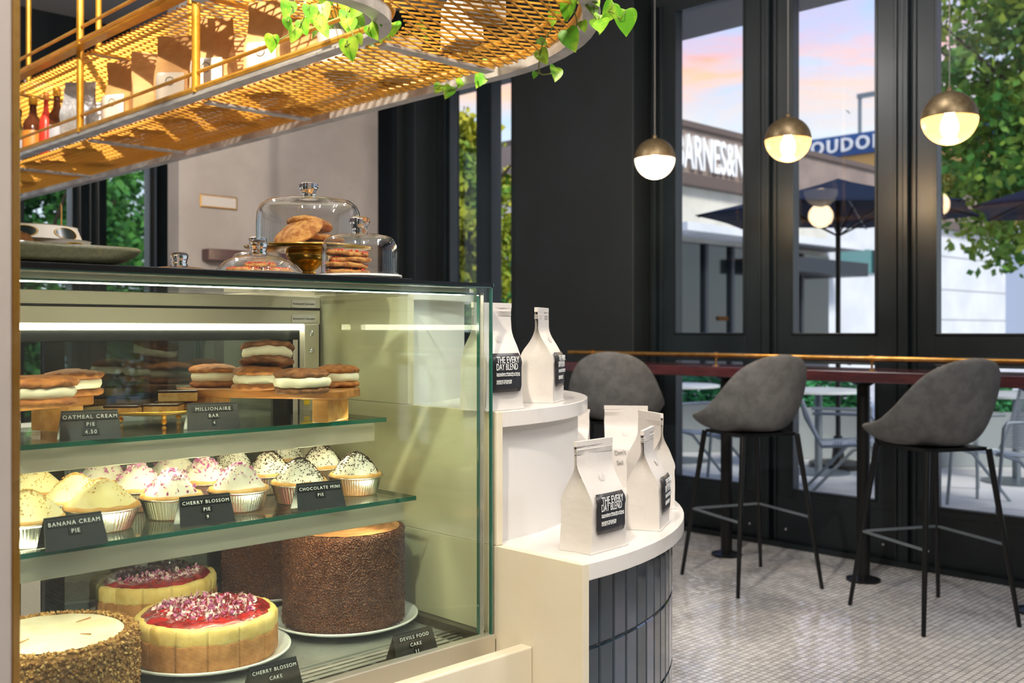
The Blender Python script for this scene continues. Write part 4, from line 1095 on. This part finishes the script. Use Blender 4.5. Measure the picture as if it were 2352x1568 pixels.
# ------------------------------------------------------------------ coffee bags
def coffee_bag(name,label,grp,w,dp,h,m,kind='white',front_label=True,seed=0,note=None,wav=0):
    c=thing(name,label,'bag',group=grp)
    rr=random.Random(seed); rows=[]; NL=26
    for i in range(NL):
        s=i/(NL-1); z=h*s
        if s<.42: dt=dp*(1+.03*math.sin(s*7))
        elif s<.80: q=(s-.42)/.38; dt=dp*(1-q*q*(3-2*q))*.97+.006
        else: dt=.006
        ww=w*(1.0 if s<.8 else 1.0)*(1-.05*math.sin(PI*min(1,s/.8)) )
        if s<.03: ww*=1.04; dt*=1.04
        g=.003+.019*min(1,max(0,(dp-dt)/dp))
        lean=wav*math.sin(s*PI*.9)*.012
        x=ww/2; y=dt/2
        row=[(-x,-y+lean,z),(-x/2,-y*(1.0)-.002*math.sin(s*PI)+lean,z),(0,-y-.004*math.sin(s*PI)+lean,z),(x/2,-y-.002*math.sin(s*PI)+lean,z),(x,-y+lean,z),(x-g*.5,-y*.5+lean,z),(x-g,0+lean,z),(x-g*.5,y*.5+lean,z),(x,y+lean,z),(x/2,y+lean,z),(0,y+.004*math.sin(s*PI)+lean,z),(-x/2,y+lean,z),(-x,y+lean,z),(-x+g*.5,y*.5+lean,z),(-x+g,0+lean,z),(-x+g*.5,-y*.5+lean,z)]
        row=[(a+.0022*mnoise.noise(Vector((a*40,b_*40,zz*28+seed*7))),b_+.0035*mnoise.noise(Vector((a*30+9,b_*40,zz*24+seed*7))) if 0<i<NL-1 else b_,zz) for a,b_,zz in row]
        rows.append(row)
    MB().grid(rows,closev=True,cap0=True,cap1=True).build('pouch',m,c,ang=50)
    MB().box(-w/2-.003,w/2+.003,-dp/2-.004,-dp/2+.001,0,.0025).build('bottom_seal',m,c,smooth=False)
    if kind=='white':
        b=MB()
        for k in range(4): b.box(-w/2+.001,w/2-.001,-.0042,.0042,h*(.885+.012*k),h*(.885+.012*k)+.0012)
        b.box(-w/2-.001,w/2+.001,-.0036,.0036,h*.955,h*1.004)
        b.build('zip_seal',m,c,smooth=False,bevel=.0005)
        v=MB().lathe([(.0085,0),(.0085,.0006),(.006,.0006),(.0055,.0013),(.001,.0013)],24,M=face_M((0,-.0190,h*.655),(1,0,0),(0,.33,1))).build('valve',m,c)
    if front_label:
        # label sheet following the front
        lw,l0,l1=w*.40,h*.17,h*.53
        def fy(z):
            s=z/h; dt=dp*(1+.03*math.sin(s*7)) if s<.42 else dp*(1-((s-.42)/.38)**2*(3-2*((s-.42)/.38)))*.97+.006
            return -dt/2-.0058-.002*math.sin(s*PI)
        rows=[]
        for i in range(9):
            z=l0+(l1-l0)*i/8; k=.92 if i in(0,8) else 1
            rows.append([(lw*k*u,fy(z)+.0022*u*u,z) for u in (-1,-.5,0,.5,1)])
        lb=MB().grid(rows).build('label','label_black' if kind=='white' else 'paper_white',c,ang=180)
        sm=lb.modifiers.new('s','SOLIDIFY'); sm.thickness=.0006
        if kind=='white':
            fs=w*.17
            for tx,fz,sz in (('THE EVERY',.44,fs),('DAY BLEND',.375,fs),('Featuring Mexican Washed 50% and Ethiopia',.335,fs*.27),('Natural 50% for an everlasting morning cup',.318,fs*.27),("ROASTED BY TED'S BULLETIN",.265,fs*.30),('LOCALLY IN THE DMV',.245,fs*.30)):
                z=h*fz; sl=(fy(z+.004)-fy(z-.004))/.008
                o_=text(tx,sz,'letter_white',lb,face_M((-lw*.78,fy(z)-.0018,z),(1,0,0),(0,sl,1)),align='LEFT',xs=.86 if sz==fs else .8,ext=.0002)
                xx=[v.co.x for v in o_.data.vertices]; wmax=lw*(1.56 if sz<fs*.29 and sz>fs*.26 else 1.5 if tx[0]=='T' else 1.42 if sz==fs else 1.0); k_=wmax/(max(xx)-min(xx))
                for v in o_.data.vertices: v.co.x=-lw*.78+(v.co.x-min(xx))*k_
        else:
            for tx,fz,sz in (('COFFEE',.44,w*.12),('ROASTED FRESH',.36,w*.06)):
                pass
            MB().lathe([(w*.10,0),(w*.12,0)],20,cap0=False,cap1=False,M=face_M((0,fy(h*.42)-.001,h*.42),(1,0,0),(0,0,1))).build('label_mark','ink',lb)
    if note:
        for k,tx in enumerate(note): text(tx,.017,'ink',c,face_M((-.012,-dp/2-.006,h*(.40-.13*k)),(1,.0,.1),(-.15,0,1)),xs=.75,ext=.0002)
    return c
G='white coffee bags on the stepped counter'
def place(c,a,b_,z):
    """front base edge runs from a (left) to b_ (right)"""
    a=Vector(a);b_=Vector(b_); e=b_-a; ang=math.atan2(e.y,e.x); n=Vector((-e.y,e.x)).normalized(); dp=c['dp']
    m_=(a+b_)/2+n*dp/2; c.location=(m_.x,m_.y,z+.0004); c.rotation_euler=(0,0,ang); del c['dp']
def bag(label,a,b_,z,w=.112,dp=.068,h=.20,**k):
    c=coffee_bag('coffee_bag',label,G,w,dp,h,'bag_white',**k); c['dp']=dp; place(c,a,b_,z); return c
zA,zB=.875,1.126
bag('white coffee bag with black label standing nearest on the lowest tier',(1.393,1.206),(1.492,1.214),zA,seed=1)
bag('white coffee bag with black label turned away to the right on the lowest tier',(1.651,1.252),(1.742,1.298),zA,seed=2,dp=.068)
bag('white coffee bag on the middle tier seen through the glass corner',(1.307,1.392+.004),(1.412,1.402),zB,seed=3,w=.105,h=.205)
bag('white coffee bag on the middle tier with its crumpled side facing front',(1.558,1.460),(1.642,1.508),zB,seed=4,w=.098,h=.20,dp=.07)
bag('white coffee bag with handwriting on it, behind the others on the lowest tier',(2.025,1.715),(2.090,1.625),zA,seed=5,front_label=False,note=("Don't",'Sell'),h=.205)
bag('white coffee bag standing behind the turned-away one at the tier edge',(1.885,1.39),(1.925,1.475),zA,seed=6,front_label=False,h=.215)
bag('white coffee bag half hidden behind the middle tier',(1.985,1.875),(2.045,1.785),zA,seed=7,front_label=False,h=.19,w=.105)
# ------------------------------------------------------------------ hanging shelf: racetrack frame of expanded metal
RC=(1.30,2.08); RI,RO=.25,.70; YEND=6.02
hs=thing('hanging_shelf','brass-coloured hanging shelf of expanded metal with rounded end, above the display case','hanging shelf',(RC[0],RC[1],2.0))
def track(r,z,yend=YEND,arc=180):
    pts=[(r,yend-RC[1],z),(r,1.2,z),(r,0,z)]
    for k in range(1,37):
        a=-R(arc)*k/36; pts.append((r*math.cos(a),r*math.sin(a),z))
    return pts
def straight(r,z,y0=0): return [(r,YEND-RC[1],z),(r,y0,z)]
def chan(path,nm,wd,side,m='steel_frame',hh=.032):
    sec=[(0,0),(wd*side,0),(wd*side,.006),(.004*side,.006),(.004*side,hh),(0,hh)]
    return MB().sweep(path,sec).build(nm,m,hs,ang=35)
DIV=[0,.915,1.83,2.745,3.66]
for z,lab in ((0,'lower'),(.335,'upper')):
    full=(z==0)
    po=track(RO,z) if full else straight(RO,z); pi_=track(RI,z) if full else straight(RI,z)
    chan(po,'outer_frame',.040,-1,'steel_frame' if full else 'gold_paint'); chan(pi_,'inner_frame',.040,1,'steel_frame' if full else 'gold_paint')  # lower frame's silver paints in the light its underside reflects
    for y in DIV: MB().box(RI+.036,RO-.036,y-.018,y+.018,z+.0005,z+.008).build('cross_bar','steel_frame' if full else 'gold_paint',hs,smooth=False)
    # rails
    for r in (RI,RO):
        pth=(lambda zz:track(r,zz)) if full else (lambda zz:straight(r,zz))
        MB().tube(pth(z+.040),.010,8).build('edge_tube','gold_paint',hs)
        MB().tube(pth(z+.092),.0062,8).build('guard_rail','gold_paint',hs)
    # expanded metal
    b=MB(); HX,HY_=.036,.0175
    def inside(x,y):
        if y>=0: return RI+.03<x<RO-.03 and y<YEND-RC[1]
        if not full: return False
        q=math.hypot(x,y); return RI+.03<q<RO-.03
    for sg in (1,-1):
        y=-1.2
        while y<YEND-RC[1]+.6:
            # line y = y + sg*x*HY/HX
            run=None; x=-.72; st=.012
            while x<=.72:
                yy=y+sg*x*HY_/HX; ins=inside(x,yy)
                if ins and run is None: run=x
                if (not ins or x+st>.72) and run is not None:
                    x1=x-st*.5; x0=run-st*.5
                    if x1-x0>.02:
                        p0=Vector((x0,y+sg*x0*HY_/HX,z+.009)); p1=Vector((x1,y+sg*x1*HY_/HX,z+.009)); e=(p1-p0).normalized(); sd=Vector((-e.y,e.x,0))*.0019; up=Vector((0,0,.0045)); tl=sd*.0
                        i=len(b.v); b.v+=[tuple(v) for v in (p0-sd,p0+sd,p0+sd+up,p0-sd+up,p1-sd,p1+sd,p1+sd+up,p1-sd+up)]
                        b.f+=[(i,i+1,i+5,i+4),(i+1,i+2,i+6,i+5),(i+2,i+3,i+7,i+6),(i+3,i,i+4,i+7),(i,i+3,i+2,i+1),(i+4,i+5,i+6,i+7)]
                    run=None
                x+=st
            y+=HY_*2
    b.build('mesh_deck','mesh_gold',hs,smooth=False)
ZZ=ZC-2.0-.002
for y in DIV[1:]:
    for r in (RI,RO): MB().tube([(r,y,.03),(r,y,ZZ)],.0135,12).build('hanger_post','gold_paint',hs)
for a in (-55,-125,-180): MB().tube([(RO*math.cos(R(a)),RO*math.sin(R(a)),.03),(RO*math.cos(R(a)),RO*math.sin(R(a)),ZZ)],.0135,12).build('hanger_post','gold_paint',hs) if a!=-55 else None
ZS=2.0151
# kraft bags
def kraft(label,px,X,rz,w=.125,dp=.075,h=.29,m='bag_kraft',seed=0,lab=True,nm='kraft_bag',grp='brown paper coffee bags on the hanging shelf',kind='kraft'):
    q=onX(px,200,X); c=coffee_bag(nm,label,grp,w,dp,h,m,kind=kind,front_label=lab,seed=seed,wav=(seed%3-1)); c.location=(q.x,q.y,ZS); c.rotation_euler=(0,0,R(rz)); return c
kraft('brown paper coffee bag with white label, first one right of the silver bags',276,1.66,-62,h=.285,seed=11)
kraft('slim brown paper coffee bag, second from the silver bags',338,1.68,-20,h=.285,seed=12,w=.11)
kraft('brown paper coffee bag with white label, third from the silver bags',402,1.66,-48,h=.29,seed=13)
kraft('tall brown paper coffee bag right of the front hanger post',488,1.67,-55,h=.30,seed=14,w=.14)
kraft('brown paper coffee bag turned sideways near the front hanger post',556,1.86,-35,h=.30,seed=15)
kraft('brown paper coffee bag next to the trailing plant',615,1.69,-60,h=.29,seed=16,w=.13)
kraft('brown paper coffee bag behind the trailing plant leaves',690,1.88,-60,h=.29,seed=17,w=.13)
def silver(label,px,X,rz,seed): return kraft(label,px,X,rz,w=.13,dp=.08,h=.27,m='bag_silver',seed=seed,lab=False,nm='foil_bag',grp='crumpled silver bags on the hanging shelf',kind='foil')
silver('crumpled silver foil bag behind the left hanger post',186,1.66,-50,21)
silver('crumpled silver foil bag beside the first brown bag',226,1.86,-30,22)
# bottles
def bottle(label,px,X,h,r,glass,lab,cap,seed=0):
    h*=1.08; r*=1.08
    q=onX(px,200,X); o=thing('bottle',label,'bottle',(q.x,q.y,ZS),0,'syrup and sauce bottles on the hanging shelf')
    MB().lathe([(r*.9,0),(r,.006),(r,h*.52),(r*.92,h*.60),(r*.42,h*.72),(r*.34,h*.80),(r*.34,h*.90)],32).build('glass_body',glass,o,ang=60)
    MB().lathe([(r*1.02,h*.10),(r*1.03,h*.11),(r*1.03,h*.46),(r*1.02,h*.47)],32,cap0=False,cap1=False).build('label',lab,o)
    MB().lathe([(r*.42,h*.885),(r*.42,h*.99),(r*.38,h)],24).build('cap',cap,o,ang=40)
bottle('olive oil coloured bottle beside the brass post, leftmost on the shelf',42,1.66,.25,.034,'bottle_oil','bottle_label','black_trim')
bottle('dark bottle with a wide orange label on the hanging shelf',76,1.64,.26,.040,'bottle_amber','bottle_orange','gold_paint')
bottle('slim bright red bottle on the hanging shelf',106,1.66,.27,.026,'bottle_red','bottle_red','bottle_orange')
bottle('dark bottle with a grey label, between two red bottles',131,1.70,.29,.037,'bottle_amber','bottle_label','gold_paint')
bottle('red bottle next to the crumpled silver bags',154,1.66,.25,.024,'bottle_red','bottle_red','black_trim')
bottle('dark bottle with a black cap behind the orange-labelled bottle',66,1.84,.27,.033,'bottle_amber','bottle_label','black_trim')
# white bags and pots on the rounded end, seen through the mesh
for i,(a,rz,l) in enumerate(((-72,-20,'white bag seen through the mesh of the rounded shelf end, nearest its tip'),(-44,30,'white bag seen through the mesh in the middle of the rounded end'),(-14,70,'white bag seen through the mesh where the rounded end begins'))):
    c=coffee_bag('coffee_bag',l,'white bags on the rounded shelf end',.12,.07,.21,'bag_white',kind='foil',front_label=False,seed=30+i)
    c.location=(RC[0]+.47*math.cos(R(a)),RC[1]+.47*math.sin(R(a)),ZS); c.rotation_euler=(0,0,R(rz))
# trailing pothos
def leafgeo(b,p,size,nrm,tip):
    nrm=Vector(nrm).normalized(); tip=Vector(tip); tip=(tip-nrm*tip.dot(nrm)).normalized(); sd=tip.cross(nrm)
    out=[(0,.0),(.22,-.10),(.42,-.02),(.50,.20),(.44,.45),(.28,.72),(.10,.93),(0,1.05)]
    mid=[(0,.02),(0,.0),(0,.10),(0,.25),(0,.45),(0,.70),(0,.92),(0,1.05)]
    i=len(b.v); n=len(out)
    P=lambda x,y,z: tuple(Vector(p)+sd*x*size+tip*y*size+nrm*z*size)
    for (x,y) in mid: b.v.append(P(0,y,-.06*math.sin(PI*max(0,y))-.22*y*y))
    for s in (1,-1):
        for (x,y) in out: b.v.append(P(s*x,y,.10*abs(x)*2-.05*math.sin(PI*max(0,y))-.22*y*y))
    for k in range(n-1):
        b.f.append((i+k,i+k+1,i+n+k+1,i+n+k)); b.f.append((i+k+1,i+k,i+2*n+k,i+2*n+k+1))
def pothos(label,pot,vines,extra=0,seed=1):
    rr=random.Random(seed); o=thing('trailing_pothos',label,'plant',pot,0,'trailing pothos plants on the hanging shelf')
    MB().lathe([(.045,0),(.06,.01),(.068,.10),(.070,.105),(.060,.105),(.058,.095),(.001,.09)],32,cap1=False).build('pot','soil_pot',o)
    b=MB(); lf=MB(); pv=Vector(pot)
    toC=(Vector((0,0,CH))-pv).normalized()
    for vn in vines:
        pts=[Vector((0,0,.10))]; 
        tg=[atd(px,py,d)-pv for px,py,sz,d in vn]
        first=tg[0]; pts.append(Vector((first.x*.5,first.y*.5,max(.13,first.z*.5+.10)))); pts+=tg
        # smooth curve
        sm=[]
        for k in range(len(pts)-1):
            a_=pts[max(k-1,0)];b_=pts[k];c_=pts[k+1];d_=pts[min(k+2,len(pts)-1)]
            for t_ in range(6):
                t1=t_/6; sm.append(.5*((2*b_)+(c_-a_)*t1+(2*a_-5*b_+4*c_-d_)*t1*t1+(3*b_-a_-3*c_+d_)*t1**3))
        sm.append(pts[-1]); b.tube([s_+Vector((0,0,.004)) for s_ in sm],.0017,5)
        for (px,py,sz,d),tp in zip(vn,tg):
            s=sz*d/F*.85; side=Vector((.712,-.702,0))
            st_=tp+side*rr.uniform(-.012,.012)+Vector((0,0,s*.45)); b.tube([tp+Vector((0,0,.004)),(tp+st_)/2+toC*.008,st_],.0011,4)
            nrm=toC+Vector((rr.uniform(-.6,.6),rr.uniform(-.6,.6),rr.uniform(.0,.7)))
            leafgeo(lf,st_,s,nrm,Vector((0,0,-1))+side*rr.uniform(-.8,.8))
    for k in range(extra):
        a=rr.uniform(0,6.28); q=Vector((math.cos(a)*.06,math.sin(a)*.06,.12+rr.uniform(0,.06))); leafgeo(lf,q,.06,(math.cos(a),math.sin(a),.8),(math.cos(a),math.sin(a),-.2)); b.tube([(0,0,.10),tuple(q)],.0013,4)
    b.build('vine','vine',o,ang=180); l=lf.build('leaves','leaf',o,ang=180); sm_=l.modifiers.new('s','SUBSURF'); sm_.levels=1; sm_.render_levels=1
def pp(a,r): return (RC[0]+r*math.cos(R(a)),RC[1]+r*math.sin(R(a)),ZS)
pothos('trailing pothos hanging over the inner rail beside the brown bags',(1.70,2.42,ZS),[
 [(735,8,50,2.55),(705,30,48,2.5),(690,62,42,2.5),(668,80,42,2.48),(637,98,46,2.47)],
 [(760,-5,50,2.6),(742,30,52,2.52),(738,70,50,2.5),(722,55,44,2.5)],
 [(800,10,45,2.5),(795,48,50,2.45),(812,90,30,2.43),(792,112,58,2.42)],
 [(850,5,45,2.4),(858,38,45,2.4),(845,75,44,2.38)],
 [(690,-10,50,2.6),(672,22,50,2.55),(662,55,34,2.52)],
 [(870,-8,44,2.35),(838,28,42,2.38)]],8,2)
pothos('trailing pothos spilling over the rounded tip of the hanging shelf',pp(-62,.52),[
 [(1325,-20,55,2.3),(1318,20,58,2.28),(1325,60,30,2.26),(1311,92,62,2.25)],
 [(1345,-20,60,2.3),(1362,15,56,2.27),(1372,55,52,2.25),(1398,30,60,2.22),(1425,48,66,2.2)],
 [(1355,-30,60,2.3),(1345,8,55,2.26),(1385,68,58,2.22)],
 [(1270,40,40,2.42),(1248,100,30,2.5),(1240,132,42,2.52),(1240,172,20,2.52),(1268,172,46,2.5)]],10,3)
pothos('small pothos whose leaf tips hang below the far edge of the shelf',(1.86,2.36,ZS),[
 [(1080,160,36,2.98),(1062,195,32,3.0),(1035,212,36,3.0),(1005,208,34,3.02)],
 [(1110,150,30,2.95),(1118,186,40,2.93)]],8,4)
# plaque and ledge on the grey wall
q0=onY(458,448,6.2); q1=onY(543,483,6.2); 
pl=thing('wall_plaque','small framed plaque on the grey wall panel','plaque',((q0.x+q1.x)/2,6.2,1.28+292/2340*6.8-.0),0)
wd=(q1.x-q0.x); MB().box(-wd/2,wd/2,-.012,-.0005,-.043,.043).build('frame','brass',pl,smooth=False,bevel=.004)
MB().box(-wd/2+.010,wd/2-.010,-.0135,-.012,-.033,.033).build('plate','plaque',pl,smooth=False)
q0=onY(463,588,6.2); o=MB().box(0,.62,-.09,-.0005,0,.075).build('wall_ledge','bar_wood',loc=(q0.x,6.2,1.735),smooth=False,bevel=.004); tag(o,'dark wooden ledge low on the grey wall panel behind the cake stand','ledge')
